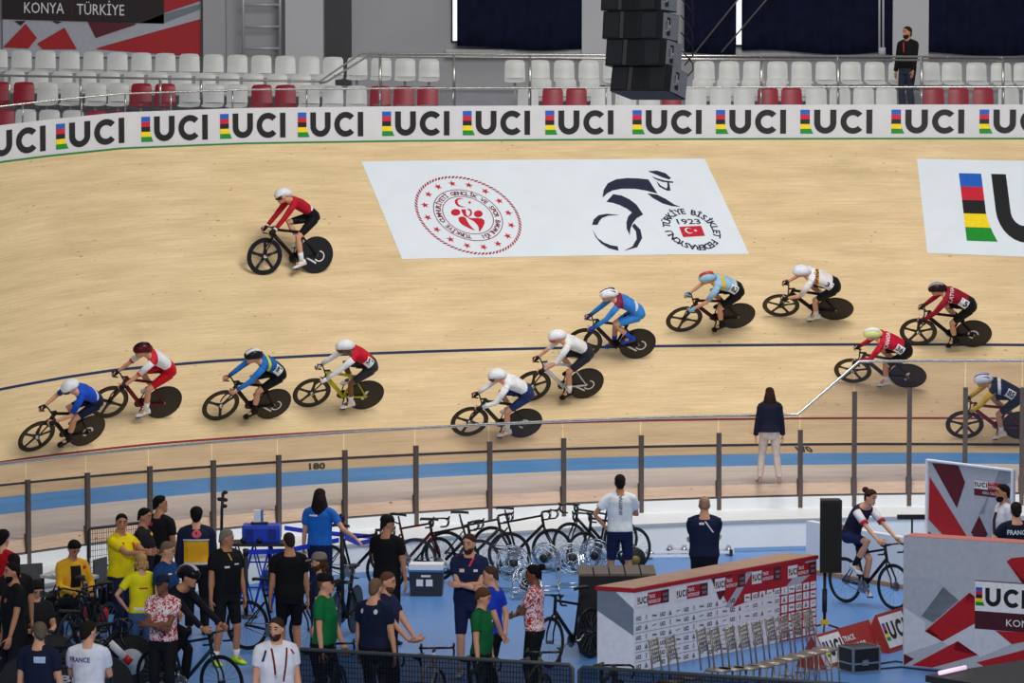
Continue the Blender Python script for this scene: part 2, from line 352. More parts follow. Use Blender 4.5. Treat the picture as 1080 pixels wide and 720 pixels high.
def logo_pts(L, z0, sc, cx, cy): return [(cx+(x-z0[0])/sc, cy-(y-z0[1])/sc) for x, y in L]
ex = lambda x, y: p1(430+x/7.577, 180+y/7.577)
def epoly(mb, pts, mi=0, fn=G): poly(mb, [ex(*p) for p in pts], fn, mi)
def eell(mb, x, y, rx, ry, mi=0, fn=G, mb_n=18): epoly(mb, [(x+rx*cos(2*pi*i/mb_n), y+ry*sin(2*pi*i/mb_n)) for i in range(mb_n)], mi, fn)
eell(em, 388, 343, 38, 27); eell(em, 570, 355, 36, 27)
strip(em, [ex(455, 235), ex(425, 228), ex(398, 232), ex(380, 250), ex(385, 275), ex(408, 295), ex(440, 303), ex(480, 300)], [ex(455, 235), ex(430, 236), ex(410, 242), ex(402, 256), ex(408, 275), ex(425, 289), ex(448, 297), ex(480, 300)], G, 0)
epoly(em, [(500+(16 if k % 2 == 0 else 7)*cos(pi/5*k), 264+(14 if k % 2 == 0 else 6)*sin(pi/5*k)) for k in range(10)])
strip(em, [ex(432, 320), ex(440, 345), ex(455, 370), ex(485, 384), ex(512, 370), ex(522, 345), ex(510, 320), ex(485, 312)], [ex(470, 318), ex(470, 340), ex(474, 362), ex(488, 375), ex(500, 362), ex(506, 345), ex(500, 330), ex(485, 322)], G, 0)
epoly(em, [(408, 388), (425, 378), (448, 376), (468, 386), (480, 410), (498, 440), (520, 465), (546, 488), (510, 476), (470, 456), (440, 440), (415, 415)])
epoly(em, [(480, 384), (520, 390), (560, 388), (600, 392), (620, 408), (620, 432), (608, 460), (592, 482), (580, 500), (574, 485), (574, 465), (560, 440), (535, 415), (505, 400)])
build('round_emblem', own(em, bl), [RED, DRED], ban)
# cyclist drawing
cx_ = lambda x, y: p1(600+x/5.143, 150+y/5.143)
cy = MB()
def cpoly(pts): poly(cy, [cx_(*p) for p in pts], G, 0)
def cstrip(a, b): strip(cy, [cx_(*p) for p in a], [cx_(*p) for p in b], G, 0)
cstrip([(186, 308), (192, 265), (215, 228), (260, 206), (320, 199), (380, 201), (434, 207)], [(186, 308), (210, 285), (240, 268), (290, 258), (360, 258), (420, 268), (482, 284)])
cpoly([(434, 207), (482, 284), (420, 268), (428, 240)])
cstrip([(244, 288), (290, 296), (330, 315), (370, 345), (406, 398)], [(207, 330), (240, 335), (280, 348), (320, 368), (345, 388)])
cstrip([(345, 388), (325, 410), (316, 440), (318, 475), (335, 512)], [(406, 398), (370, 420), (350, 445), (338, 475), (335, 512)])
cstrip([(130, 455), (140, 425), (165, 403), (210, 395), (280, 402)], [(160, 455), (170, 435), (185, 418), (220, 405), (280, 402)])
cstrip([(134, 482), (150, 520), (180, 555), (220, 580), (275, 594)], [(134, 482), (160, 525), (195, 550), (235, 565), (270, 570)])
cstrip([(346, 462), (368, 490), (372, 530), (350, 570), (304, 594)], [(358, 446), (392, 480), (402, 525), (375, 575), (304, 594)])
cstrip([(428, 284), (460, 310), (510, 338), (560, 352), (606, 356)], [(445, 285), (480, 290), (530, 315), (570, 342), (606, 356)])
cstrip([(436, 164), (470, 178), (510, 195), (545, 207)], [(436, 160), (480, 158), (525, 172), (555, 198)])
cstrip([(450, 188), (470, 205), (510, 220), (565, 226)], [(450, 188), (478, 200), (520, 212), (568, 218)])
cstrip([(545, 222), (548, 240), (552, 268)], [(535, 222), (536, 242), (530, 268)])
cstrip([(476, 215), (490, 245), (520, 262), (552, 268)], [(476, 215), (500, 240), (525, 254), (552, 262)])
build('cyclist_drawing', own(cy, bl), INK, ban)
fe = MB(); fx, fy = cx_(667, 478)
circtext(fe, 'TÜRKİYE BİSİKLET FEDERASYONU ', fx, fy, .37, 172, 172-360, .125, G, 0, .03)
text(fe, '1923', lambda x, y: G(x+fx, y+fy), -.20, .13, .12, w=.42, bold=.015, mi=0)
poly(fe, [cx_(600, 464), cx_(718, 458), cx_(740, 512), cx_(622, 520)], G, 1)
strip(fe, [(fx-.06+.07*cos(R(a)), fy-.03+.07*sin(R(a))) for a in range(40, 321, 20)], [(fx-.045+.055*cos(R(a)), fy-.03+.055*sin(R(a))) for a in range(40, 321, 20)], G2, 2)
poly(fe, [(fx+.06+(.035 if k % 2 == 0 else .015)*cos(pi/5*k+pi), fy-.03+(.035 if k % 2 == 0 else .015)*sin(pi/5*k)) for k in range(10)], G2, 2)
build('round_lettering', own(fe, bl), [INK, RED, BWHITE], ban)
# second sticker at the right
c2 = [tq(967, 167.5), tq(1180, 172), tq(1195, 276), tq(978, 267)]; W2, H2 = 3.7, 2.3
F2 = patchfn(c2, W2, H2, .006); G3 = patchfn(c2, W2, H2, .010)
b2 = empty('track_banner', F2(0, 0), 0, 'white sticker with large rainbow stripes beside black letters on the banking at right', 'floor banner'); l2 = b2.location.copy()
build('sheet', own(gridsheet(F2, W2, H2, 24, 12), l2), BWHITE, b2, True)
lg = MB(); lg.cur = 0
def p2(x, y): v = (y-168)/99.5; xl = 967+11*v; return (x-xl)/215*W2, (1-v)*H2
x0, y0 = .74, .33
uci(lg, G3, x0, y0, 1.63, .66)
build('logo', own(lg, l2), UCIM(), b2)

# ================================================================== THE STAND
GREY = mat('hall_wall_grey', (168, 168, 172), .7, var=.04, scale=1)
COLW = mat('hall_column_white', (190, 190, 194), .6, var=.03, scale=1); DARK = mat('recess_shade', (72, 72, 76), .8)
CONC = mat('stand_concrete', (150, 150, 155), .8, var=.1, scale=3, bump=.1)
YW = 84.0
def bx(mb, x0, y0, x1, y1, Y, d):   # box facing the track covering a pixel rectangle at depth Y, thickness d behind
    a = ony(x0, y0, Y); b = ony(x1, y1, Y); mb.box(((a.x+b.x)/2, Y+d/2, (a.z+b.z)/2), (abs(b.x-a.x), d, abs(a.z-b.z))); return mb
mb = MB(); bx(mb, -500, -160, 1500, 130, YW, .3); struct('wall_back', mb, GREY)
mb = MB(); bx(mb, 300, -160, 341, 90, YW-.7, .7); struct('wall_pillar', mb, COLW, sharp=True)
mb = MB(); bx(mb, 341, -160, 371, 90, YW-.05, .05); struct('wall_recess_shade', mb, DARK)  # flat dark slab on the wall, shade of a recess put into its colour
mb = MB(); bx(mb, 213, -160, 238, 90, YW-.35, .35); struct('wall_pilaster', mb, GREY)
mb = MB(); bx(mb, 943, -160, 979, 90, YW-.5, .5); bx(mb, 614, -160, 640, 90, YW-.5, .5); struct('wall_columns', mb, COLW)
mb = MB(); bx(mb, 470, 52, 1500, 60, YW-.28, .3); struct('trim_8', mb, COLW)
WIN = mat('window_daylight', (225, 238, 240), .5, emit=1.2); FR = mat('window_frame_black', (25, 25, 28))
def window(n_, x0, x1, y1, leaf=False):
    e = bpy.data.objects.new('window_%d' % n_, None); col.objects.link(e); e.location = ony((x0+x1)/2, y1, YW); e['kind'] = 'structure'; L = e.location.copy()
    m = MB(); bx(m, x0, -30, x1, y1, YW-.04, .04); build('pane', own(m, L), WIN, e)
    m = MB(); bx(m, x0-1.5, -30, x0, y1+1.5, YW-.1, .1); bx(m, x1, -30, x1+1.5, y1+1.5, YW-.1, .1); bx(m, x0-1.5, y1, x1+1.5, y1+1.5, YW-.1, .1); build('window_frame', own(m, L), FR, e)
window(1, 477.5, 482, 43); window(2, 776.5, 782.5, 47); window(3, 926.5, 928, 46)
NAVY = mat('curtain_navy', (20, 24, 46), .9, var=.25, scale=4, spec=.1)
def curtain(x0, x1, y1, label):
    mb = MB(); a = ony(x0, -40, YW-.45); b = ony(x1, y1, YW-.45); n = max(8, int((b.x-a.x)/.07)); rows = []
    for j in range(7):
        u = j/6; z = a.z+(b.z-a.z)*u; r = []
        for i in range(n+1):
            t = i/n; r.append(V((a.x+(b.x-a.x)*t, YW-.42-.06*abs(sin(i*.9))-.03*sin(i*.31), z-(.05*sin(i*.13+x0)*u))))
        rows.append(r)
    fr = [r for r in rows]; bk = [[V((p.x, YW-.36, p.z)) for p in r] for r in rows[::-1]]
    m = sheet(fr+bk+[rows[0]]); c = V(((a.x+b.x)/2, YW-.4, b.z)); o = build('curtain', own(m, c), NAVY, None, True, loc=c); tag(o, label, 'curtain')
curtain(482, 616, 51, 'dark navy curtain left of the hanging loudspeakers, beside a bright window slit')
curtain(722, 776, 56, 'narrow dark navy curtain just right of the hanging loudspeakers')
curtain(783, 926, 55, 'wide dark navy curtain behind the seats left of the standing man')
curtain(929, 943, 58, 'thin strip of dark navy curtain beside the pale column behind the standing man')
curtain(979, 1110, 57, 'dark navy curtain in the top right corner right of the pale column')
mb = MB(); a = ony(934, 0, YW-.6)
for x in (927.5, 931.5): mb.tube([ony(x, -60, YW-.62), ony(x, 52, YW-.62)], .025, 8)
bx(mb, 927, 50, 934, 58, YW-.7, .1); c = ony(931, 58, YW-.6); tag(build('wall_pipe', own(mb, c), COLW, None, True, loc=c), 'pair of thin pale pipes running down in front of the navy curtain', 'pipe')
for (x0, y0, x1, y1, wh) in ((732, 57, 778, 0, 'just right of the loudspeakers'), (761, 55, 808, 0, 'across the bright window slit')):
    mb = MB(); Y = YW-1.2; A = ony(x0, y0, Y); B = ony(x1, y1, Y); B2 = A+(B-A)*2.5; mb.tube([A, B2], .018, 6); c = A; tag(build('stay_cable', own(mb, c), mat('brushed_steel', (150, 145, 140)), None, True, loc=c), 'thin sloping steel cable in front of the navy curtains, '+wh, 'cable')
# wall ladder
ld = empty('wall_ladder', ony(276, 60, YW-.5), 0, 'pale metal ladder fixed to the wall behind the upper seats', 'ladder'); L = ld.location.copy(); pm = mat('pale_metal', (190, 192, 196), .4, .3)
for x in (256.5, 295.5): m = MB(); a = ony(x, -60, YW-.45); b = ony(x, 62, YW-.45); m.tube([a, b], .035, 8); build('rail', own(m, L), pm, ld, True)
for y in (-40, -17, 5, 28, 51): m = MB(); m.tube([ony(256.5, y, YW-.45), ony(295.5, y, YW-.45)], .028, 8); build('rung', own(m, L), pm, ld, True)
# poster on the left wall
PRED = mat('print_red', (176, 24, 34), .5); PMAR = mat('print_maroon', (92, 18, 34), .5); PGREY = mat('print_grey', (180, 184, 194), .5); PDK = mat('print_dark_grey', (120, 128, 140), .5); PWH = mat('print_white', (236, 236, 240), .5)
YP = YW-.12; pe = empty('wall_banner', ony(106, 52, YP), 0, 'red and grey geometric wall banner with dark title strip in the upper left corner', 'banner'); L = pe.location.copy()
def wfn(off): return lambda x, y: ony(x, y, YP-off)
m = MB(); a = ony(2, -60, YP); b = ony(211.5, 60, YP); m.box(((a.x+b.x)/2, YP+.05, (a.z+b.z)/2), (b.x-a.x, .08, a.z-b.z)); build('sheet', own(m, L), PGREY, pe)
m = MB(); f0 = wfn(.01); f1 = wfn(.02); f2 = wfn(.03); f3 = wfn(.04)
poly(m, [(3, 50), (27, 25), (39, 40), (30, 51)], f0, 0); poly(m, [(39, 46), (68, 29), (81, 52), (45, 52)], f0, 0)
poly(m, [(92, 22), (146, 25), (101, 40)], f0, 1); poly(m, [(102, 51), (211.5, 18), (211.5, 60), (102, 52)], f0, 0); poly(m, [(172, 14), (211, 1), (211, -60), (172, -60)], f0, 0)
poly(m, [(104, 50), (146, 24), (211.5, 2), (211.5, 20)], f1, 2); poly(m, [(146, 25), (172, 24.5), (211, 10), (211, 4), (175, 14)], f2, 3)
poly(m, [(2, 20), (173, 25), (173, -60), (2, -60)], f2, 4)
poly(m, [(15, 22), (22, 27), (27, 22)], f1, 4); poly(m, [(55, 22), (60, 25), (66, 23)], f1, 4)
tf = lambda x, y: f3(x, 13.5-y+(x-25)*.022)
text(m, 'KONYA', tf, 25.5, 0, 11.5, w=42, mi=5); text(m, 'TÜRKİYE', tf, 81, -.5, 11.5, w=50, mi=5)
poly(m, [(75.5, 2), (76.5, 2), (76.5, 16), (75.5, 16)], f3, 6)
build('print', own(m, L), [PRED, PMAR, PGREY, PDK, mat('print_black_brown', (38, 26, 30)), PWH, PMAR], pe)
# terraces
def terrace(n_, Y, z, x0=-40, x1=40): mb = MB(); mb.box(((x0+x1)/2, Y+6, z-2.5), (x1-x0, 12, 5)); struct('floor_terrace_%d' % n_, mb, CONC)
terrace(1, 75.75, 7.22); terrace(2, 74.85, 6.93); terrace(3, 74.0, 6.60); terrace(4, 73.1, 6.12)
# seats
def seat_meshes():
    b = MB(); rows = []
    for i in range(7):
        u = i/6; z = .10+.36*u; wd = .208-.012*u-(.03 if i == 6 else 0); r = []
        for j in range(9): t = -1+2*j/8; r.append(V((t*wd, .19+.05*u-.035*(1-t*t)+(.0 if i < 6 else .012), z-.012*t*t*(i == 6))))
        rows.append(r)
    bk = [[p+V((0, .022, 0)) for p in r] for r in rows[::-1]]
    b = sheet(rows+bk+[rows[0]])
    for sx in (0, 8): b.add([r[sx] for r in rows]+[r[sx]+V((0, .022, 0)) for r in rows], [(i, i+1, 8+i, 7+i) for i in range(6)])
    p = MB(); rows = []
    for i in range(6):
        u = i/5; y = .20-.40*u; z = .05+(.035 if i == 0 else 0)-.02*u*(1-u)*4-(.02 if i == 5 else 0); wd = .202+.008*sin(pi*u); rows.append([V((-1*wd+2*wd*j/6, y, z+.02*abs(-1+2*j/6)**3)) for j in range(7)])
    bk = [[q-V((0, 0, .03)) for q in r] for r in rows[::-1]]; p = sheet(rows+bk+[rows[0]])
    for sx in (0, 6): p.add([r[sx] for r in rows]+[r[sx]-V((0, 0, .03)) for r in rows], [(i, i+1, 7+i, 6+i) for i in range(5)])
    l = MB(); l.tube([(0, .05, .04), (0, .06, -.36)], .025, 8); l.box((0, .04, .02), (.3, .2, .02))
    return b.mesh('seat_back'), p.mesh('seat_pan'), l.mesh('seat_post', smooth=False)
SM = seat_meshes()
SW = mat('seat_white', (205, 208, 206), .4, var=.04); SR = mat('seat_red', (150, 22, 44), .4, var=.06); SG = mat('seat_white', (226, 228, 226)); MTL = mat('pale_metal', (190, 192, 196))
def seat(x, ytop, Y, ztr, m, label, group):
    P = ony(x, ytop, Y); e = empty('stadium_seat', (P.x, Y-.20, P.z-.46), 0, label, 'seat', group)
    link('seat_back', SM[0], m, e); link('seat_pan', SM[1], m, e)
    h = P.z-.46-ztr; q = link('seat_post', SM[2], MTL, e); q.scale = (1, 1, max(.2, (h)/.36))
def where(x): return ('below the geometric wall banner' if x < 200 else 'near the wall ladder') if x < 300 else 'right of the wall ladder' if x < 480 else 'left of the loudspeakers' if x < 660 else 'left of the standing man' if x < 955 else 'right of the standing man'
for k in range(-1, 18): x = 22.5+25.3*k; seat(x, 52+10*(x/450), 76.0, 7.22, SW, 'white seat in the top row %s' % where(x), 'white top row seats '+where(x))
for x in [543, 569, 595, 621, 647, 743, 769, 794.5, 820, 845.5, 871, 897.5, 922.5, 948, 981, 1004, 1030, 1056, 1080]: seat(x, 63+3*(x-543)/520, 76.0, 7.22, SW, 'white seat in the top row %s' % where(x), 'white top row seats '+where(x))
for x in [15+25.2*k for k in range(14)]+[571, 597, 622, 741, 767, 793, 819, 845]: seat(x, 74+6*(x/500 if x < 500 else 1.4), 75.15, 6.93, SW, 'white seat in the half hidden second row %s' % where(x), 'white second row seats '+where(x))
low = [(-1, 1), (25, 1), (50, 0), (75, 0), (101, 0), (125, 0), (149, 1), (174, 1), (200, 0), (225, 0), (250, 0), (276, 1), (301, 1), (326, 0), (351, 0), (376, 0), (401, 1), (426, 1), (451, 1), (557, 0), (583, 1), (608, 1), (634, 0), (660, 0), (685, 0), (709, 1), (734, 0), (760, 0), (785, 0), (810, 1), (835, 1), (861, 0), (886, 0), (911, 0), (935, 0), (985, 1), (1011, 1), (1037, 1), (1064, 0), (1090, 0)]
for x, r in low:
    cn = 'dark red' if r else 'white'; pos = ''
    if r: pos = 'in the far left group' if x < 40 else 'in the pair below the wall banner' if x < 200 else 'in the pair beneath the wall ladder' if x < 320 else 'in the trio left of the stairs gap' if x < 470 else 'in the pair left of the loudspeakers' if x < 640 else 'under the loudspeakers' if x < 720 else 'in the pair right of the loudspeakers' if x < 850 else 'in the trio right of the standing man'
    else: pos = where(x)
    seat(x, 86+min(6, x/90)+(0 if x < 500 else 0), 74.3, 6.60, SR if r else SW, '%s lower row seat %s' % (cn, pos), '%s lower row seats %s' % (cn, pos))
for x, r in [(4, 1), (27, 0), (52, 0), (77, 0), (101, 1), (126, 1)]: seat(x, 114.5+x*.02, 73.5, 6.12, SR if r else SW, ('dark red' if r else 'white')+' seat in the short front row above the lettered board'+(', cut by left edge' if x < 10 else ''), None if x < 10 else ('front row '+('red' if r else 'white')+' seats above the board'))
# rails of the stand
RS = mat('rail_steel', (190, 188, 184))
def rail(label, lines, posts_, Y, r=.022):
    e = empty('guard_rail', ony(lines[0][0][0], lines[0][0][1], Y), 0, label, 'railing'); L = e.location.copy()
    for ln in lines: m = MB(); m.tube([ony(x, y, Y) for x, y in ln], r, 8); build('rail_bar', own(m, L), RS, e, True)
    for (x, y0, y1) in posts_: m = MB(); m.tube([ony(x, y0, Y), ony(x, y1, Y)], r*1.25, 8); build('post', own(m, L), RS, e, True)
rail('steel handrail of the aisle, stepping up right of the ladder and running right', [[(-30, 79), (150, 82.5), (337, 86), (381, 56), (700, 58.5), (1110, 60.5)], [(337, 88), (345, 86), (388, 59), (700, 62), (1110, 64)]],
     [(10, 79, 112), (85, 81, 112), (169, 83, 112), (212, 83, 105), (401, 57, 112), (479, 57, 112), (559, 58, 112), (803, 60, 112), (884, 60, 112), (972, 60, 112), (1058, 61, 112), (1000, 60, 61)], 73.7)
# rail and glass on top of the lettered board
e = empty('glass_rail', BP(-10, BH), 0, 'low glass screen with thin steel top rail along the lettered board', 'railing'); L = e.location.copy()
m = MB(); m.tube([BP(t, BH+.33, -.04) for t in TT], .016, 8); build('rail_bar', own(m, L), RS, e, True)
GL2 = glassmat('board_glass', (.93, .93, .95), .05)
xs = [-38, 26, 88, 134, 182, 247, 325, 402, 479, 559, 640, 720, 803, 884, 972, 1058, 1140]
for a, b in zip(xs, xs[1:]):
    ta, tb = tofx(a), tofx(b); ts = [ta+(tb-ta)*i/4 for i in range(5)]; build('glass_pane', own(sheet([[BP(t, BH, -.04) for t in ts], [BP(t, BH+.32, -.04) for t in ts]]), L), GL2, e, True)
    m = MB(); m.tube([BP(ta, BH-.1, -.07), BP(ta, BH+.33, -.06)], .016, 8); build('post', own(m, L), RS, e, True)
# hanging loudspeaker array
SPK = mat('speaker_black', (20, 20, 22), .55, var=.2, scale=20, bump=.2); SPG = mat('speaker_grille', (34, 34, 38), .6); SPM = mat('speaker_side_grey', (138, 138, 142), .5, .2)
YS = 45.0
arr = empty('loudspeaker_array', ony(676, 0, YS), 0, 'hanging curved column of black loudspeakers in front of the stand', 'loudspeaker'); L = arr.location.copy()
rz = Matrix.Rotation(R(-30), 3, 'Z')
ys = [-110, -78, -47, -18, 13, 43, 72, 100]; xl = [636, 635, 635, 635.5, 636.5, 639, 643, 650]
for i in range(7):
    a = ony((xl[i]+xl[i+1])/2, (ys[i]+ys[i+1])/2, YS); tilt = R([0, 1, 2, 3, 5, 8, 12][i]); h = .335; rot = rz @ Matrix.Rotation(-tilt, 3, 'X'); c = a+V((.42, .10, 0))
    T = lambda p: c+rot @ V(p)
    m = MB(); P = [(-.37, -.24), (.37, -.24), (.39, -.18), (.36, .30), (-.36, .30), (-.39, -.18)]; m.prism(P, -h/2+.006, h/2-.006, T); cab = build('cabinet', own(m, L), SPK, arr)
    m = MB()
    for s_ in (-1, 1): m.prism([(s_*.09, -.245), (s_*.13, -.262), (s_*.14, -.24), (s_*.09, -.23)], -h/2+.01, h/2-.01, T)
    for s_ in (-1, 1):
        m.box(T((s_*.25, -.242, 0)), (.20, .012, h*.86), rot)
    build('grille', own(m, L), SPG, cab)
    m = MB()
    for k in (0, 1): m.box(T((.392-.014*k, -.06+.21*k, 0)), (.03, .18, h*.9), rot)
    m.tube([T((.40, -.12, -.06)), T((.43, -.10, -.06)), T((.43, -.10, .06)), T((.40, -.12, .06))], .012, 6)
    build('side_plate', own(m, L), SPM, cab)
    m = MB(); m.box(T((.410, -.05, .06)), (.012, .07, .08), rot); m.box(T((.41, -.05, -.08)), (.012, .07, .06), rot); m.cur = 1; m.box(T((.418, -.05, -.005)), (.01, .06, .02), rot); build('rigging_slot', own(m, L), [SPK, mat('bolt_pale', (180, 180, 180))], cab)
m = MB(); random.seed(3)
for k in range(5):
    p = [ony(718, -20+18*k, YS+.3), ony(727+random.random()*6, -5+18*k, YS+.2), ony(731, 10+16*k, YS+.2), ony(722, 24+15*k, YS+.25)]; m.tube(p, .008, 5)
build('cable', own(m, L), SPK, arr)
m = MB(); top = ony(676, -125, YS); 
for dx in (-.25, .35): m.tube([top+V((dx, .1, -.1)), top+V((dx, .1, 5))], .02, 6)
m.box(top+V((.05, .1, 5)), (3, .3, .3)); build('hanging_frame', own(m, L), SPK, arr)
# ================================================================== BICYCLES (local: x forward, y to the left, z up, origin under the rear hub)
WR = .335; WB = .98; BBX, BBZ = .40, .285
TYRE = mat('tyre_black', (22, 22, 23), .7); CARB = mat('carbon_black', (18, 18, 20), .35, spec=.5); DISCM = mat('disc_black', (30, 30, 32), .45, var=.15); CHR = mat('chain_metal', (150, 150, 155), .3, .9); SPOKE = mat('spoke_steel', (120, 122, 126), .3, .8)
SADM = mat('saddle_black', (24, 24, 26), .6)
MC = {}
def wheel_mesh(kind):   # centred on origin, axle along y.   mats: 0 tyre, 1 body, 2 mark
    if ('w', kind) in MC: return MC['w', kind]
    m = MB(); m.torus((0, 0, 0), (0, 1, 0), WR-.013, .013, 40, 6); m.cur = 1
    if kind == 'disc':
        m.disc((0, 0, 0), (0, 1, 0), WR-.02, .045, 40, .06); m.cur = 2; m.disc((0, 0, 0), (0, 1, 0), .03, .09, 12)
    elif kind.startswith('blade'):
        n = int(kind[5:]); g = []
        for i in range(41):
            a = 2*pi*i/40; g.append([V((r*cos(a), y, r*sin(a))) for r, y in ((WR-.02, -.012), (WR-.082, -.01), (WR-.085, 0), (WR-.082, .01), (WR-.02, .012), (WR-.015, 0))])
        m.loft(g, False)
        for k in range(n):
            a = 2*pi*k/n+.3; d = V((cos(a), 0, sin(a))); e = V((-sin(a), 0, cos(a))); rr = []
            for r, w_ in ((.0, .04), (.06, .034), (.15, .025), (.25, .030), (WR-.05, .05)): rr.append([d*r+e*w_, d*r+V((0, .012, 0)), d*r-e*w_, d*r-V((0, .012, 0))])
            m.loft(rr)
        m.cur = 2; m.disc((0, 0, 0), (0, 1, 0), .028, .09, 12)
    else:
        g = []; dp = .03
        for i in range(41):
            a = 2*pi*i/40; g.append([V((r*cos(a), y, r*sin(a))) for r, y in ((WR-.02, -.011), (WR-.02-dp, -.009), (WR-.024-dp, 0), (WR-.02-dp, .009), (WR-.02, .011), (WR-.015, 0))])
        m.loft(g, False); m.cur = 2; m.disc((0, 0, 0), (0, 1, 0), .024, .10, 12)
        for k in range(20):
            a = 2*pi*k/20; b = a+(.5 if k % 2 else -.5); m.tube([(.02*cos(b), .03*(1 if k % 4 < 2 else -1), .02*sin(b)), ((WR-.04)*cos(a), 0, (WR-.04)*sin(a))], .0016, 4)
        if kind == 'spokedisc': m.disc((0, .04, 0), (0, 1, 0), .07, .006, 20)
    me = m.mesh('wheel', 3); me.set_sharp_from_angle(angle=R(40)); MC['w', kind] = me; return me
def bike_parts(style):
    if ('b', style) in MC: return MC['b', style]
    d = {}; tr = style == 'track'
    HT, HB = V((.80, 0, .83 if tr else .88)), V((.835, 0, .70)); ST = V((.235, 0, .80)); BB = V((BBX, 0, BBZ)); FH = V((WB, 0, WR)); RH = V((0, 0, WR))
    k = 1.5 if tr else 1.0
    m = MB(); m.tube([ST-V((0, 0, .06)), HT-V((0, 0, .02))], .017*k, 8); m.tube([BB, HB+V((0, 0, .03))], .025*k, 8); m.tube([BB, ST, ST+V((-.01, 0, .03))], .018*k, 8); m.tube([HT+V((-.004, 0, .02)), HB], .022*k, 8)
    for s_ in (-1, 1): m.tube([BB+V((-.03, s_*.02, 0)), RH+V((0, s_*.055, 0))], .011*k, 6); m.tube([ST+V((.02, s_*.012, -.14)), RH+V((0, s_*.055, 0))], .009*k, 6)
    m.disc(BB, (0, 1, 0), .03, .08, 14); d['frame'] = m.mesh('frame')
    m = MB(); m.tube([HB+V((.002, 0, .01)), HB+V((.01, 0, -.03))], .02, 8)
    for s_ in (-1, 1): m.tube([HB+V((.01, s_*.02, -.02)), HB+V((.03, s_*.045, -.08)), FH+V((-.02, s_*.05, .12)), FH+V((0, s_*.052, 0))], [.014, .016, .012, .009], 6)
    d['fork'] = m.mesh('fork')
    m = MB(); m.tube([ST, ST+V((-.035, 0, .13))], .014, 8); d['seatpost'] = m.mesh('seatpost')
    m = MB(); rr = []; S = ST+V((-.035, 0, .15))
    for x, wd, h in ((-.13, .05, .0), (-.12, .068, .012), (-.06, .07, .012), (.0, .045, .012), (.06, .024, .012), (.13, .018, .008), (.145, .008, 0)): rr.append([S+V((x, wd*cos(a), (.018*sin(a) if sin(a) > 0 else .025*sin(a))+h)) for a in [2*pi*j/10 for j in range(10)]])
    m.loft(rr); d['saddle'] = m.mesh('saddle')
    m = MB(); C = HT+V((.095, 0, .02 if tr else .06)); m.tube([HT+V((-.005, 0, .03)), C], .017, 8)
    for s_ in (-1, 1):
        if tr: P = [C, C+V((0, s_*.10, 0)), C+V((.02, s_*.16, -.005)), C+V((.07, s_*.185, -.03)), C+V((.085, s_*.19, -.085)), C+V((.05, s_*.19, -.13)), C+V((-.03, s_*.19, -.145))]
        else: P = [C, C+V((0, s_*.19, 0)), C+V((.03, s_*.20, 0)), C+V((.085, s_*.20, -.015)), C+V((.10, s_*.20, -.06)), C+V((.07, s_*.20, -.12)), C+V((-.04, s_*.20, -.135))]
        m.tube(P, .0135, 8)
        if not tr: m.tube([P[3]+V((-.03, 0, .01)), P[3]+V((.02, 0, .02)), P[3]+V((.03, 0, .055))], [.018, .018, .012], 8); m.tube([P[3]+V((.03, 0, .01)), P[3]+V((.03, 0, -.06)), P[3]+V((.01, 0, -.10))], .006, 6)
    d['handlebar'] = m.mesh('handlebar')
    MC['b', style] = d; return d
def crank_mesh(ang):   # right pedal at angle ang from forward, clockwise seen from the right
    key = ('c', round(ang)); 
    if key in MC: return MC[key]
    a = R(ang); BB = V((BBX, 0, BBZ)); m = MB(); m.disc(BB+V((0, -.05, 0)), (0, 1, 0), .095, .006, 28, .09); m.tube([BB+V((0, -.09, 0)), BB+V((0, .09, 0))], .014, 8)
    m.tube([BB+V((0, -.052, .092)), V((0, -.052, WR+.03))], .006, 4); m.tube([BB+V((0, -.052, -.092)), V((0, -.052, WR-.03))], .006, 4)
    PD = []
    for s_, aa in ((-1, a), (1, a+pi)): 
        p = BB+V((.1725*cos(aa), 0, -.1725*sin(aa))); m.tube([BB+V((0, s_*.078, 0)), p+V((0, s_*.085, 0))], [.014, .010], 6); m.tube([p+V((0, s_*.085, 0)), p+V((0, s_*.15, 0))], .008, 6); PD.append(p+V((0, s_*.125, 0)))
    me = m.mesh('crankset'); q = MB()
    for p in PD: q.box(p, (.08, .06, .018))
    MC[key] = (me, q.mesh('pedals', smooth=False), PD[0], PD[1]); return MC[key]
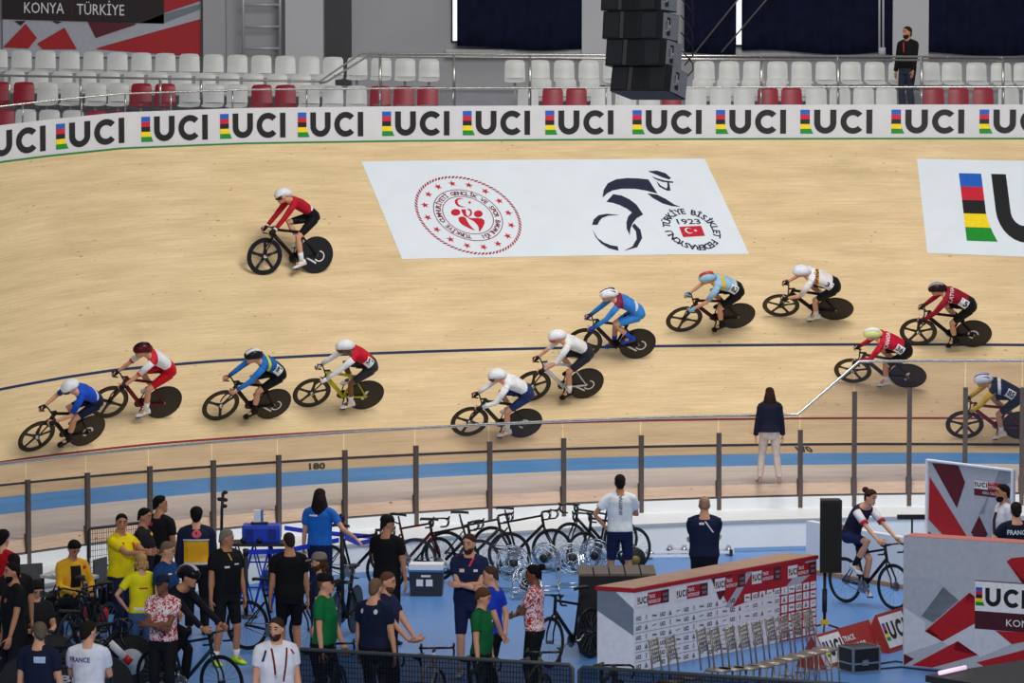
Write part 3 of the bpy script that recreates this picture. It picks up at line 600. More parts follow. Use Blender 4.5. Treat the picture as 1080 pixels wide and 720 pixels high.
def bike(style, front, rear, frame_c, label, crank=20, wheel_c=None, mark=None, group=None, name=None, disc_c=None):
    e = empty(name or ('track_bicycle' if style == 'track' else 'road_bicycle'), label=label, cat='bicycle', group=group); p = bike_parts(style)
    fm = cm(frame_c, .35); wm = mat('c_wheel_%s' % str(wheel_c), wheel_c, .4) if wheel_c else CARB
    link('frame', p['frame'], fm, e); link('fork', p['fork'], fm if style != 'track' else CARB, e); link('seatpost', p['seatpost'], CARB, e); link('saddle', p['saddle'], SADM, e); link('handlebar', p['handlebar'], CARB, e)
    c = crank_mesh(crank); link('crankset', c[0], CARB if style == 'track' else CHR, e); link('pedal', c[1], CARB, e)
    dm = cm(disc_c, .4) if disc_c else DISCM
    rw = link('rear_wheel', wheel_mesh(rear), [TYRE, dm if rear == 'disc' else wm, CHR], e, (0, 0, WR))
    fw = link('front_wheel', wheel_mesh(front), [TYRE, wm, SPOKE if 'spoke' in front else (mat('c_mark', (225, 225, 228)) if mark else CARB)], e, (WB, 0, WR))
    if mark:   # pale arc and word on the disc as on the photo's wheels, on the side facing the infield
        m = MB(); f_ = lambda x, y: V((-x, .0245, y))
        if mark == 'word': ring(m, .06, -.02, .10, .022, f_, 0, 24, -150, 90); poly(m, [(-.20, -.05), (.0, -.16), (.0, -.125), (-.19, -.02)], f_, 0)
        elif mark == 'block': poly(m, [(-.03, .10), (.03, .12), (-.02, -.10), (-.06, -.08)], f_, 0)
        elif mark == 'ring': ring(m, 0, 0, .10, .03, f_, 0, 24, 0, 270)
        link('wheel_mark', m.mesh('wheel_mark'), mat('c_mark', (225, 225, 228)), rw)
    return e
# ================================================================== FIGURES
def remesh(mb, vox, it=3):
    me = mb.mesh('tmp'); o = bpy.data.objects.new('tmp', me); col.objects.link(o)
    md = o.modifiers.new('r', 'REMESH'); md.mode = 'VOXEL'; md.voxel_size = vox; md.use_smooth_shade = True
    if it: s_ = o.modifiers.new('s', 'SMOOTH'); s_.factor = .5; s_.iterations = it
    dg = bpy.context.evaluated_depsgraph_get(); r = bpy.data.meshes.new_from_object(o.evaluated_get(dg)); bpy.data.objects.remove(o); bpy.data.meshes.remove(me)
    r.shade_smooth(); return r
def mjoin(name, me, mb):   # append raw geometry to a mesh
    if mb.v:
        vs = [v.co.copy() for v in me.vertices]; fs = [list(p.vertices) for p in me.polygons]; k = len(vs); vs += mb.v; fs += [[i+k for i in f] for f in mb.f]
        bpy.data.meshes.remove(me); me = bpy.data.meshes.new(name); me.from_pydata([tuple(v) for v in vs], [], fs); me.shade_smooth()
    me.name = name
    if not me.materials: me.materials.append(None)
    return me
def ik(a, b, l1, l2, pole):
    a, b = V(a), V(b); d = b-a; L = min(d.length, (l1+l2)*.999); u = d.normalized(); x = (l1*l1-l2*l2+L*L)/(2*L); h = sqrt(max(l1*l1-x*x, 0)); p = V(pole)-a; p = p-u*p.dot(u)
    p = p.normalized() if p.length > 1e-5 else V((0, 0, -1)); return a+u*x+p*h, a+u*L
def body_rings(mb, sts, side=V((0, 1, 0)), n=18, inf=0.0, ex=2.4):   # sts: (point, halfwidth, front, back)
    rings = []
    for i, (p, w_, fr, bk) in enumerate(sts):
        t = (V(sts[min(i+1, len(sts)-1)][0])-V(sts[max(i-1, 0)][0])).normalized(); sd = (side-t*side.dot(t)).normalized(); fw = sd.cross(t).normalized(); r = []
        for j in range(n):
            a = 2*pi*j/n; c_, s_ = cos(a), sin(a); f = lambda v: math.copysign(abs(v)**(2/ex), v); r.append(V(p)+sd*((w_+inf)*f(c_))+fw*(((fr if s_ > 0 else bk)+inf)*f(s_)))
        rings.append(r)
    mb.loft(rings)
def head_geo(mb, C, F, U, female=False):
    C, F, U = V(C), V(F).normalized(), V(U); U = (U-F*U.dot(F)).normalized(); S = U.cross(F); k = .95 if female else 1
    P = lambda f, s_, u: C+(F*f+S*s_+U*u)*k
    st = [(-.118, .020, .078, -.035), (-.105, .038, .088, .02), (-.08, .052, .090, .055), (-.05, .062, .090, .078), (-.015, .070, .090, .092), (.02, .074, .092, .098), (.055, .074, .088, .096), (.085, .062, .070, .082), (.105, .040, .040, .055), (.115, .012, .01, .02)]
    rings = []
    for u, w_, fr, bk in st:
        rings.append([P((fr if cos(a) > 0 else bk)*cos(a), w_*sin(a), u) for a in [2*pi*j/16 for j in range(16)]])
    mb.loft(rings)
    mb.loft([[P(.085, -.012, .025), P(.092, .0, .03), P(.085, .012, .025)], [P(.086, -.017, -.028), P(.118, 0, -.022), P(.086, .017, -.028)], [P(.08, -.014, -.036), P(.095, 0, -.038), P(.08, .014, -.036)]])
    mb.ell(P(.088, 0, -.06), (.012, .022, .012)); mb.ell(P(.078, 0, -.10), (.018, .022, .016))
    for s_ in (-1, 1): mb.ell(P(-.005, s_*.078, -.01), (.018, .010, .030), n=8, m=5)
    return P
def hand_geo(mb, w_, d, pn, s_, curl=.5, grip=False):   # wrist, direction, palm normal, side (+1 left)
    w_, d, pn = V(w_), V(d).normalized(), V(pn); pn = (pn-d*pn.dot(d)).normalized(); a = pn.cross(d)*s_   # a: towards the thumb
    if grip: curl = 1.5
    rr = []
    for x, hw, ht in ((-.01, .026, .018), (.03, .036, .016), (.07, .041, .015), (.092, .038, .011)): c = w_+d*x; rr.append([c+a*(hw*cos(q))+pn*(ht*sin(q)) for q in [2*pi*j/10 for j in range(10)]])
    mb.loft(rr); k = w_+d*.085
    for i, (off, L) in enumerate(((.030, .070), (.010, .078), (-.010, .073), (-.029, .058))):
        p = k+a*off; ang = 0; pts = [p-d*.015, p]
        for seg, f in ((.45, .7), (.32, 1.), (.23, .8)): ang += curl*f*.62; p = p+(d*cos(ang)+pn*sin(ang))*(L*seg); pts.append(p)
        mb.tube(pts, [.0095, .0095, .009, .008, .006], 6)
    p = w_+d*.03+a*.028; q = p+(d*.6+a*.65+pn*.35*(1+grip))*.042; r = q+(d*.8+a*(.1-.3*grip)+pn*(.5+.4*grip))*.034; mb.tube([p-a*.012, p, q, r], [.013, .013, .011, .008], 6)
SKIN = {'light': (214, 158, 128), 'tan': (186, 130, 98), 'brown': (120, 78, 56)}
def skin(k): return mat('skin_'+k, SKIN[k], .55, var=.05, spec=.3)
FUZZ = random.Random(5)
def limb(mb, a, b, c, ra, n=10, inf=0.0, part=(0, 2)):
    """tapered limb a-b-c, ra radii at a, mid, b, mid, c"""
    a, b, c = V(a), V(b), V(c); P = [a, a.lerp(b, .45), b, b.lerp(c, .35), c]
    mb.tube(P, [r+inf for r in ra], n)
def partial(a, b, c, t):    # polyline cut at t (0..2)
    a, b, c = V(a), V(b), V(c)
    return [a, a.lerp(b, .5*min(t, 1)), a.lerp(b, min(t, 1))] if t <= 1 else [a, a.lerp(b, .5), b, b.lerp(c, (t-1)/2), b.lerp(c, t-1)]
def figure(J, key=None, voxel=.013, f=None):
    """returns dict of part meshes for joints J (cached by key)"""
    if key and ('fig', key) in MC: return MC['fig', key]
    out = {}; fm = J.get('female'); bw = J.get('bulk', 1.0)
    ar = [.054, .047, .038, .037, .025]; lr = [.088, .074, .055, .055, .035]
    if fm: ar = [v*.86 for v in ar]; lr = [v*.95 for v in lr]
    T = [(p, a*bw, b*bw, c*bw) for p, a, b, c in J['spine']]
    H = J['head']
    b = MB(); body_rings(b, T, n=16)
    b.tube([T[-2][0], V(T[-1][0]), V(H[0])-V(H[2]).normalized()*.02], [.062, .056, .058], 12)
    P = head_geo(b, *H, female=fm)
    sc = V(T[-3][0]).lerp(V(T[-2][0]), .35)
    for s_ in (0, 1): b.tube([sc, V(J['sh'][s_]).lerp(sc, .35), J['sh'][s_], V(J['sh'][s_]).lerp(V(J['el'][s_]), .12)], [.05, .056, ar[0], .048], 12); limb(b, J['sh'][s_], J['el'][s_], J['wr'][s_], ar); limb(b, J['hip'][s_], J['kn'][s_], J['an'][s_], lr, 12)
    for s_ in (0, 1):
        an = V(J['an'][s_]); b.ell(an+V(J['ft'][s_])*.05-V((0, 0, .03)), (.07, .04, .035))
    r = remesh(b, voxel, 2)
    h = MB()
    for s_ in (0, 1): hand_geo(h, J['wr'][s_], J['hd'][s_], J['pn'][s_], 1 if s_ == 0 else -1, J.get('curl', .45), J.get('grip', False))
    out['body'] = mjoin('body', r, h); out['P'] = P
    # top
    tl, ts, inf = J['top']; t = MB(); k0, k1 = J.get('topspan', (0, len(T)-1))
    tt = [(p, a+inf, b_+inf, c+inf) for p, a, b_, c in T[k0:k1+1]]
    body_rings(t, tt, n=16)
    for s_ in (0, 1):
        t.tube([sc, V(J['sh'][s_]).lerp(sc, .35), J['sh'][s_], V(J['sh'][s_]).lerp(V(J['el'][s_]), .15)], [.05+inf*.6, .056+inf*.6, ar[0]+inf*.6, .05+inf], 12)
        pts = partial(J['sh'][s_], J['el'][s_], J['wr'][s_], ts); pts[0] = pts[0].lerp(pts[1], .12); L = len(pts); t.tube(pts, [ar[0]+inf*.8]+[([ar[1], ar[2]] if i < 3 else [ar[3], ar[4]+.006])[(i-1) % 2]+inf*(1.3 if ts < 1.2 else .8) for i in range(1, L)], 12)
    out['top'] = remesh(t, voxel+.001, 2); out['top'].name = 'top'
    # bottoms
    bt, binf = J['bot']; q = MB(); q.cur = 0; body_rings(q, [(p, a+binf, b_+binf, c+binf) for p, a, b_, c in T[:3]], n=16)
    for s_ in (0, 1):
        pts = partial(J['hip'][s_], J['kn'][s_], J['an'][s_], bt); L = len(pts); q.tube(pts, [lr[0]+binf]+[([lr[1], lr[2]] if i < 3 else [lr[3], lr[4]+.012])[(i-1) % 2]+binf for i in range(1, L)], 14)
    out['bottom'] = remesh(q, voxel+.001, 2); out['bottom'].name = 'bottom'
    # shoes and socks
    for s_ in (0, 1):
        an = V(J['an'][s_]); F = V(J['ft'][s_]).normalized(); S = V((0, 1, 0)); S = (S-F*S.dot(F)).normalized(); U = F.cross(S); k = .92 if fm else 1; rr = []
        for x, wd, hb, ht in ((-.075, .02, -.085, -.03), (-.065, .036, -.088, .02), (-.02, .040, -.088, .04), (.04, .042, -.088, .015), (.11, .050, -.088, -.03), (.165, .045, -.086, -.048), (.195, .022, -.080, -.058)):
            rr.append([an+F*(x*k)+S*(wd*cos(a))+U*((hb+ht)/2+(ht-hb)/2*sin(a)) for a in [2*pi*j/12 for j in range(12)]])
        m = MB(); m.loft(rr); out['shoe%d' % s_] = m.mesh('shoe')
        K = V(J['kn'][s_]); d = (K-an); m = MB(); m.tube([an, an+d*.12, an+d*(.38 if J.get('socks', 1) > 1 else .26)], [.041, .043, .050 if J.get('socks', 1) > 1 else .044], 10); out['sock%d' % s_] = m.mesh('sock')
    # face
    e = MB()
    for s_ in (-1, 1): e.ell(P(.084, s_*.030, .012), (.010, .013, .007), n=8, m=4)
    out['eyes'] = e.mesh('eyes'); e = MB()
    for s_ in (-1, 1): e.tube([P(.088, s_*.014, .036), P(.090, s_*.03, .042), P(.080, s_*.052, .034)], .005, 5)
    out['eyebrows'] = e.mesh('eyebrows'); e = MB(); e.tube([P(.090, -.024, -.062), P(.099, 0, -.060), P(.090, .024, -.062)], .0055, 5); out['mouth'] = e.mesh('mouth')
    if key: MC['fig', key] = out
    return out
def hair_mesh(P, kind):
    m = MB(); g = []
    def cap(inf, base, fr_z=.072, side=1.5, fr=.092):
        rr = []; n = 22; rnd = random.Random(int(inf*1000))
        for i in range(10):
            u = i/9; r = []
            for j in range(n):
                a = 2*pi*j/n; low = base+(fr_z-base)*(((cos(a)+1)/2)**side)+rnd.uniform(-.006, .006); z = low+(.122+inf*.5-low)*sin(u*pi/2); q = sqrt(max(0, 1-(max(0, z-.03)/(.094+inf*.5))**2.4)) if i < 9 else .03
                iv = inf*min(1, .0+u*3.5); q *= (.965 if i == 0 else 1)
                q = max(q, .03); r.append(P(((fr+iv*.6)*cos(a) if cos(a) > 0 else (.100+iv)*cos(a))*q, (.0765+iv)*sin(a)*q, z))
            rr.append(r)
        m.loft(rr)
    if kind == 'short': cap(.006, -.085, .088, .9)
    elif kind == 'buzz': cap(.001, -.075, .090, .9)
    elif kind == 'full': cap(.016, -.085, .080, 1.0)
    elif kind == 'bald': cap(.0, -.05, -.01, .5, .0)
    elif kind in ('long', 'bun', 'curly'):
        cap(.012, -.085, .085, 1.0)
        if kind == 'bun': m.ell(P(-.12, 0, .085), (.05, .05, .045))
        if kind == 'long': m.loft([[P((.03 if cos(a) > 0 else .12)*cos(a)-.02, w_*sin(a), z) for a in [2*pi*j/16 for j in range(16)]] for z, w_ in ((.05, .085), (-.05, .108), (-.14, .128), (-.22, .12), (-.26, .07))])
        if kind == 'curly':
            for i in range(14): a = pi*.45+i*.18; m.ell(P(.09*cos(a)*1.1, .085*sin(a)*(1 if i % 2 else -1), -.03-.03*(i % 3)), (.03, .03, .035), n=8, m=5)
    return m.mesh('hair')
def headgear(root, P, kind, c, c2=None):
    m = MB()
    if kind == 'cap':
        rr = []
        for i in range(8):
            u = i/7; z = .04+.092*sin(u*pi/2); k = cos(u*pi/2)**.55 if u < 1 else .05; rr.append([P(.104*k*cos(a)-.006, .088*k*sin(a), z) for a in [2*pi*j/18 for j in range(18)]])
        m.loft(rr); o = link('cap', m.mesh('cap'), cm(c, .8), root); v = MB()
        rr = [[P(.085+x, w_*t, .047-.02*(x/.08)-.012*t*t) for t in (-1, -.6, -.2, .2, .6, 1)] for x, w_ in ((0, .075), (.04, .07), (.075, .05), (.088, .02))]
        v = sheet(rr+[[p+(P(0, 0, -.006)-P(0, 0, 0)) for p in r] for r in rr[::-1]]+[rr[0]]); link('peak', v.mesh('peak'), cm(c, .8), o); return o
    # cycling helmet
    rr = []
    for x, w_, hi, lo in ((.138, .02, .06, .02), (.125, .058, .09, .0), (.085, .085, .125, -.005), (.03, .100, .150, -.01), (-.04, .104, .155, -.02), (-.10, .092, .135, -.04), (-.15, .065, .10, -.045), (-.19, .03, .055, -.03), (-.20, .008, .02, .0)):
        rr.append([P(x, w_*cos(a), (hi+lo)/2+(hi-lo)/2*sin(a)) for a in [2*pi*j/16 for j in range(16)]])
    m.loft(rr); me = m.mesh('helmet', 2)
    if kind == 'striped' or kind == 'vented':
        for p in me.polygons: p.material_index = 0
    o = link('helmet', me, [cm(c, .25), cm(c2 or c, .25)], root)
    v = MB()
    if kind in ('visor', 'striped2'):
        rr = [[P(.118*cos(a)+.012, .093*sin(a), z) for a in [R(q) for q in range(-75, 76, 15)]] for z in (.045, .01, -.03)]
        s_ = sheet(rr+[[p+(P(.004, 0, 0)-P(0, 0, 0)) for p in r] for r in rr[::-1]]+[rr[0]]); link('visor', s_.mesh('visor'), mat('visor_black', (20, 20, 26), .12, spec=.8) if kind == 'visor' else cm((190, 90, 30), .2), o)
    if c2:
        for y in ((-.05, 0, .05) if kind != 'band' else (0,)):
            wd = .010 if kind != 'band' else .03
            t = [(x, z) for x, z in ((.11, .105), (.07, .135), (.02, .153), (-.04, .158), (-.10, .140), (-.15, .106))]
            A = [P(x, y-wd, z-(abs(y)**2)*9+.004) for x, z in t]; B = [P(x, y+wd, z-(abs(y)**2)*9+.004) for x, z in t]; s2 = sheet([A, B, [p-(P(0, 0, .012)-P(0, 0, 0)) for p in B], [p-(P(0, 0, .012)-P(0, 0, 0)) for p in A], A]); v.add(s2.v, s2.f)
        link('helmet_stripe', v.mesh('helmet_stripe'), cm(c2, .3), o)
    return o
def decal(root, me, org, right, up, rd, draw, mats, name='print', off=.005):
    """draw(mb, fn) where fn lays flat shapes on the surface of mesh me"""
    bv = BVHTree.FromPolygons([tuple(v.co) for v in me.vertices], [tuple(p.vertices) for p in me.polygons]); org, right, up, rd = V(org), V(right).normalized(), V(up).normalized(), V(rd).normalized()
    def fn(x, y):
        s_ = org+right*x+up*y; h = bv.ray_cast(s_-rd*.45, rd, .9); return (h[0]-rd*off) if h[0] is not None else s_
    mb = MB(); draw(mb, fn); return link(name, mb.mesh(name, 1, False), mats, root)
def frame_mat(F, U, base):
    F = V(F).normalized(); U = V(U); U = (U-F*U.dot(F)).normalized(); S = U.cross(F); M = Matrix((F, S, U)).transposed().to_4x4(); M.translation = V(base); return M
# ------------------------------------------------------------------ riders
def rider_joints(crank, head=(0, 0), low=0.0):
    me_, pd_, pR, pL = crank_mesh(crank)
    sp_ = [((.035, 0, .965), .115, .08, .085), ((.09, 0, 1.04), .160, .10, .105), ((.20, 0, 1.155), .140, .095, .09), ((.35, 0, 1.255), .150, .115, .095), ((.475, 0, 1.31), .165, .105, .085), ((.555, 0, 1.335), .125, .065, .065), ((.60, 0, 1.345), .06, .055, .055)]
    sp_ = [((p[0]+.02*max(0, i-1)*low, 0, p[2]-.016*max(0, i-1)*low), a, b, c) for i, (p, a, b, c) in enumerate(sp_)]
    J = {'spine': sp_, 'grip': True, 'curl': 1.2}
    hy, hp = R(head[0]), R(-16+head[1]); F = V((cos(hp)*cos(hy), cos(hp)*sin(hy), sin(hp))); U = V((-sin(hp)*cos(hy), -sin(hp)*sin(hy), cos(hp)))
    J['head'] = (V((.695+.08*low, 0, 1.40-.07*low)), F, U)
    sh = [V((.53+.06*low, s_*.165, 1.285-.06*low)) for s_ in (1, -1)]; wr = [V((.905, s_*.185, .815)) for s_ in (1, -1)]
    J['sh'] = sh; J['el'] = []; J['wr'] = []
    for i in (0, 1): e, w_ = ik(sh[i], wr[i], .315, .275, sh[i]+V((-.1, (1, -1)[i]*.5, -.6))); J['el'].append(e); J['wr'].append(w_)
    J['hd'] = [V((.75, 0, -.5))]*2; J['pn'] = [V((0, -1, -.2)), V((0, 1, -.2))]
    hip = [V((.10, s_*.085, 1.0)) for s_ in (1, -1)]; J['hip'] = hip; J['kn'] = []; J['an'] = []; J['ft'] = []
    for i, p in enumerate((pL, pR)):
        an = p+V((-.115, -(1, -1)[i]*.01, .135)); k, a = ik(hip[i], an, .445, .43, hip[i]+V((1, 0, .2))); J['kn'].append(k); J['an'].append(a); J['ft'].append(V((.92, 0, -.28)))
    J['socks'] = 2; return J
def rider(base, F, U, c, crank, helmet, label, A, B=None, C=None, D=None, sl=None, slen=1.92, shorts=(24, 24, 28), shoe=(230, 230, 232), sock=None, glove=(26, 26, 30), sk='light', head=(0, 0), low=0.0, num=None, word=None, wc=(235, 235, 235), wpos=0, visor='visor', c2=None, cuff=None):
    J = rider_joints(crank, head, low); J['top'] = (0, .12, .006); J['bot'] = (.82, .007); J['topspan'] = (1, 6); J['topspan'] = (1, 5)
    root = empty('person', label=label, cat='person'); root.matrix_world = frame_mat(F, U, base)
    g = figure(J, ('rider', crank, head, low), .012); P = g['P']
    link('body', g['body'], skin(sk), root)
    k = ('rj', crank, head, low)
    if k not in MC:
        me = g['top'].copy(); 
        for q in range(3): me.materials.append(None)
        for p in me.polygons:
            x = p.center.x-.06*low*max(0, (p.center.x-.1)/.4); p.material_index = 0 if x > .43 else 1 if x > .37 else 2 if x > .19 else 3
        MC[k] = me
    B = B or A; C = C or A; D = D or C; M_ = [cm(v, .6) for v in (A, B, C, D)]
    j = link('jersey', MC[k], M_, root)
    for i in (0, 1):
        pts = partial(J['sh'][i], J['el'][i], J['wr'][i], slen); ra = [.062, .056, .046, .043, .034]; m = MB(); m.tube(pts, [ra[0], ra[1], ra[2], ra[3], ra[4]][:len(pts)], 12); link('sleeve', m.mesh('sleeve'), cm(sl or A, .6), j)
        if cuff: e = pts[-1]; d = (pts[-1]-pts[-2]).normalized(); m = MB(); m.tube([e-d*.03, e+d*.004], ra[len(pts)-1]+.003, 12); link('cuff', m.mesh('cuff'), cm(cuff, .6), j)
    link('shorts', g['bottom'], cm(shorts, .55), root)
    for i in (0, 1):
        link('shoe', g['shoe%d' % i], cm(shoe, .35), root); link('sock', g['sock%d' % i], cm(sock or shoe, .7), root)
        m = MB(); w_ = J['wr'][i]; hd = V(J['hd'][i]).normalized(); m.tube([w_-hd*.02, w_+hd*.03, w_+hd*.08, w_+hd*.10], [.031, .042, .046, .03], 10); link('glove', m.mesh('glove'), cm(glove, .6), root)
    link('eyes', g['eyes'], mat('eye_dark', (40, 34, 32), .3), root); link('mouth', g['mouth'], cm((150, 90, 80)), root)
    headgear(root, P, visor, helmet, c2)
    if num:
        def dr(mb, fn): [strip(mb, [(-.085+.17*i/6, -.07+.14*j/6) for i in range(7)], [(-.085+.17*i/6, -.07+.14*(j+1)/6) for i in range(7)], fn, 0) for j in range(6)]
        bx_, bz = (.16, 1.10) if D == A else (.14, 1.08)
        r_, u_, d_ = V((.72, 0, .69)), V((-.35, -.85, .35)), V((.35, -.75, -.62))
        r_ = V((-.75, 0, -.6)); d_ = V((.45, -.6, -.66)).normalized(); u_ = r_.cross(d_); u_ = -u_ if u_.z < 0 else u_; r_ = -r_ if False else r_
        # seen by the viewer: right of the panel towards the tail
        org = V((.235, .095, 1.165)); decal(root, g['top'], org, r_, u_, d_, dr, [mat('bib_white', (235, 235, 238))], 'number_panel', .010)
        def dr2(mb, fn): text(mb, num, fn, -.07, -.045, .09, w=.14, bold=.02)
        decal(root, g['top'], org, r_, u_, d_, dr2, [mat('ink_black', (24, 24, 26))], 'number', .018)
    if word:
        d_ = V((.25, -.55, -.8)).normalized(); u_ = V((1, 0, .3)); r_ = d_.cross(u_); u_ = r_.cross(d_)
        def dr3(mb, fn): text(mb, word, fn, -.15, 0, .07, w=.30, bold=.02)
        decal(root, g['top'], V((.42+wpos, .04, 1.30)), r_, u_, d_, dr3, [cm(wc)], 'lettering', .008)
    return root
RIDERS = [
 dict(h=((41.7, 459.8), (88.5, 454.6)), L=38, b=('blade5', 'disc', (22, 22, 26), 'black track bike at the far left under the rider in blue', 'ring'), crank=220, head=(10, -8), low=.6,
      k=dict(helmet=(232, 232, 236), label='person in blue jersey and white helmet racing at the far left', A=(24, 74, 188), D=(210, 214, 226), slen=.85, shorts=(24, 30, 66), shoe=(26, 28, 40), num=None)),
 dict(h=((117, 424), (170.2, 424.2)), L=33, b=('blade4', 'disc', (110, 22, 36), 'dark red track bike behind the far left blue rider', None), crank=255, low=.1,
      k=dict(helmet=(90, 20, 28), c2=(22, 20, 22), visor='band', label='person in white and red jersey, red shorts and dark red helmet', A=(200, 40, 50), B=(226, 226, 230), C=(226, 226, 230), sl=(230, 230, 232), slen=.95, cuff=(200, 30, 44), shorts=(196, 22, 36), num=None)),
 dict(h=((233.3, 427.5), (287, 426)), L=36, b=('blade3', 'disc', (30, 26, 28), 'black track bike with chunky front spokes under the blue and yellow rider', 'word'), crank=235, low=.2,
      k=dict(helmet=(28, 28, 32), c2=(214, 214, 220), visor='band', label='person in blue jersey with yellow stripes and black helmet', A=(30, 104, 180), B=(206, 214, 60), C=(30, 90, 160), D=(30, 50, 90), sl=(40, 120, 200), shorts=(18, 18, 22), shoe=(22, 22, 26), glove=(205, 150, 120), num='87')),
 dict(h=((330.3, 414.3), (383.5, 416.5)), L=38, b=('blade5', 'disc', (190, 190, 30), 'track bike with yellow frame tube under the red and white rider', 'block'), crank=275, low=.1,
      k=dict(helmet=(232, 234, 236), label='person in red jersey with long white sleeves and white helmet', A=(190, 22, 44), D=(190, 22, 44), sl=(232, 232, 234), shorts=(50, 50, 58), sk='brown', glove=(230, 230, 232), num='57')),
 dict(h=((278.6, 270.6), (333.4, 269.0)), L=8, b=('blade5', 'disc', (28, 26, 26), 'black track bike high on the banking under the lone upper rider', 'word'), crank=260, low=.0,
      k=dict(helmet=(226, 226, 230), label='person in red and white jersey riding alone high on the banking', A=(176, 24, 42), B=(176, 24, 42), C=(176, 24, 42), D=(216, 214, 218), sl=(176, 24, 42), cuff=(225, 225, 228), shorts=(18, 18, 24), num=None)),
 dict(h=((495.3, 444.5), (552, 446.2)), L=36, b=('blade4', 'disc', (40, 60, 54), 'black and green track bike lowest in the middle, partly behind the handrail', 'ring'), crank=265, low=.5,
      k=dict(helmet=(236, 236, 238), label='person in white jersey and navy shorts racing lowest in the middle', A=(228, 228, 230), sl=(236, 236, 236), shorts=(36, 54, 100), num=None)),
 dict(h=((565, 406.8), (614.2, 404.5)), L=33, b=('blade5', 'disc', (210, 212, 214), 'white framed track bike under the white rider with black shoes', 'word'), crank=260, low=.3,
      k=dict(helmet=(238, 238, 240), visor='striped2', label='person in white jersey with dark grey shorts and black shoes', A=(226, 224, 222), sl=(226, 226, 226), slen=1.15, shorts=(44, 46, 56), shoe=(24, 24, 26), sock=(230, 230, 232), num=None)),
 dict(h=((618.5, 362), (669.5, 362.5)), L=33, b=('blade4', 'disc', (30, 34, 44), 'black track bike under the bright blue rider', 'word'), crank=50, low=.2,
      k=dict(helmet=(240, 240, 242), c2=(30, 30, 34), label='person in bright blue kit with black and white striped helmet', A=(120, 34, 64), B=(54, 120, 204), C=(54, 128, 208), D=(216, 222, 230), sl=(50, 130, 210), shorts=(56, 134, 214), shoe=(34, 74, 180), glove=(34, 70, 170), visor='stripes', num=None)),
 dict(h=((721, 336.6), (778, 333.0)), L=44, b=('blade4', 'disc', (60, 28, 30), 'dark red and black track bike under the pale blue rider', None), crank=265, low=.3,
      k=dict(helmet=(150, 196, 216), c2=(200, 60, 40), visor='band', label='person in pale blue jersey with black, yellow and red bands', A=(150, 186, 214), B=(222, 184, 40), C=(150, 188, 216), D=(190, 204, 222), sl=(150, 186, 214), slen=.85, shorts=(20, 20, 24), shoe=(22, 22, 24), glove=(120, 180, 220), num='62')),
 dict(h=((821, 322), (883.5, 326)), L=50, b=('blade5', 'disc', (34, 30, 30), 'black track bike leaning steeply under the white and orange rider', None), crank=255, low=.5,
      k=dict(helmet=(226, 230, 240), visor='plain', label='person in white jersey with orange bands on the back', A=(226, 224, 222), B=(238, 160, 40), C=(226, 222, 222), sl=(228, 224, 222), slen=.9, shorts=(22, 22, 26), num='31', word='ESPAÑA', wc=(40, 40, 48))),
 dict(h=((967.2, 349.9), (1027.7, 352.0)), L=40, b=('blade5', 'disc', (24, 22, 24), 'black track bike at upper right under the dark red rider', 'ring'), crank=260, low=.2,
      k=dict(helmet=(46, 22, 28), c2=(150, 150, 156), visor='band', label='person in dark red jersey, black shorts and black shoes at upper right', A=(140, 22, 42), sl=(146, 24, 46), shorts=(20, 18, 22), shoe=(20, 20, 22), num='15', word='LATVIA', wc=(226, 200, 205))),
 dict(h=((898.3, 390.8), (958.6, 396.5)), L=46, b=('blade5', 'disc', (70, 66, 66), 'black track bike with round spoke cutouts under the handrail at right', 'block'), crank=240, low=.4,
      k=dict(helmet=(220, 226, 150), c2=(236, 236, 240), visor='band', label='person in bright red jersey with yellowish helmet, just behind the handrail', A=(186, 24, 50), sl=(190, 28, 54), shorts=(22, 20, 24), num='36', word='CANADA', wc=(236, 225, 228))),
 dict(h=((1016, 447.8), (1078, 448.5)), L=38, b=('blade5', 'disc', (130, 30, 60), 'red framed track bike at the right edge behind the glass', None), crank=255, low=.2,
      k=dict(helmet=(222, 226, 236), c2=(60, 90, 160), visor='stripes', label='person in navy jersey with yellow sleeves at the right edge', A=(28, 30, 60), B=(226, 228, 232), C=(28, 30, 62), D=(34, 34, 64), sl=(214, 178, 58), shorts=(32, 34, 50), num='85')),
]
for rd in RIDERS:
    (fx_, fy_), (rx, ry) = rd['h']; lean = R(rd['L']); Pf, _ = ontrack(fx_, fy_+14); Pr, _ = ontrack(rx, ry+14)
    for it in range(12):
        F = (Pf-Pr).normalized(); hz = V((F.x, F.y, 0)).normalized(); left = V((-hz.y, hz.x, 0)); U = (V((0, 0, 1))*cos(lean)+left*sin(lean)); U = (U-F*U.dot(F)).normalized()
        a = proj(Pf+U*WR); b = proj(Pr+U*WR)
        p_, q_ = proj(Pf), proj(Pr); Pf, _ = ontrack(p_[0]+fx_-a[0], p_[1]+fy_-a[1]); Pr, _ = ontrack(q_[0]+rx-b[0], q_[1]+ry-b[1])
    mid = (Pf+Pr)/2; base = mid-F*(WB/2)+U*.006
    bb = rd['b']; e = bike('track', bb[0], bb[1], bb[2], bb[3], rd['crank'], mark=bb[4]); M = frame_mat(F, U, base); e.matrix_world = M
    print('RIDER wb %.2f' % (Pf-Pr).length, [round(v, 2) for v in base])
    rider(base, F, U, None, rd['crank'], head=rd.get('head', (0, 0)), low=rd['low'], **rd['k'])
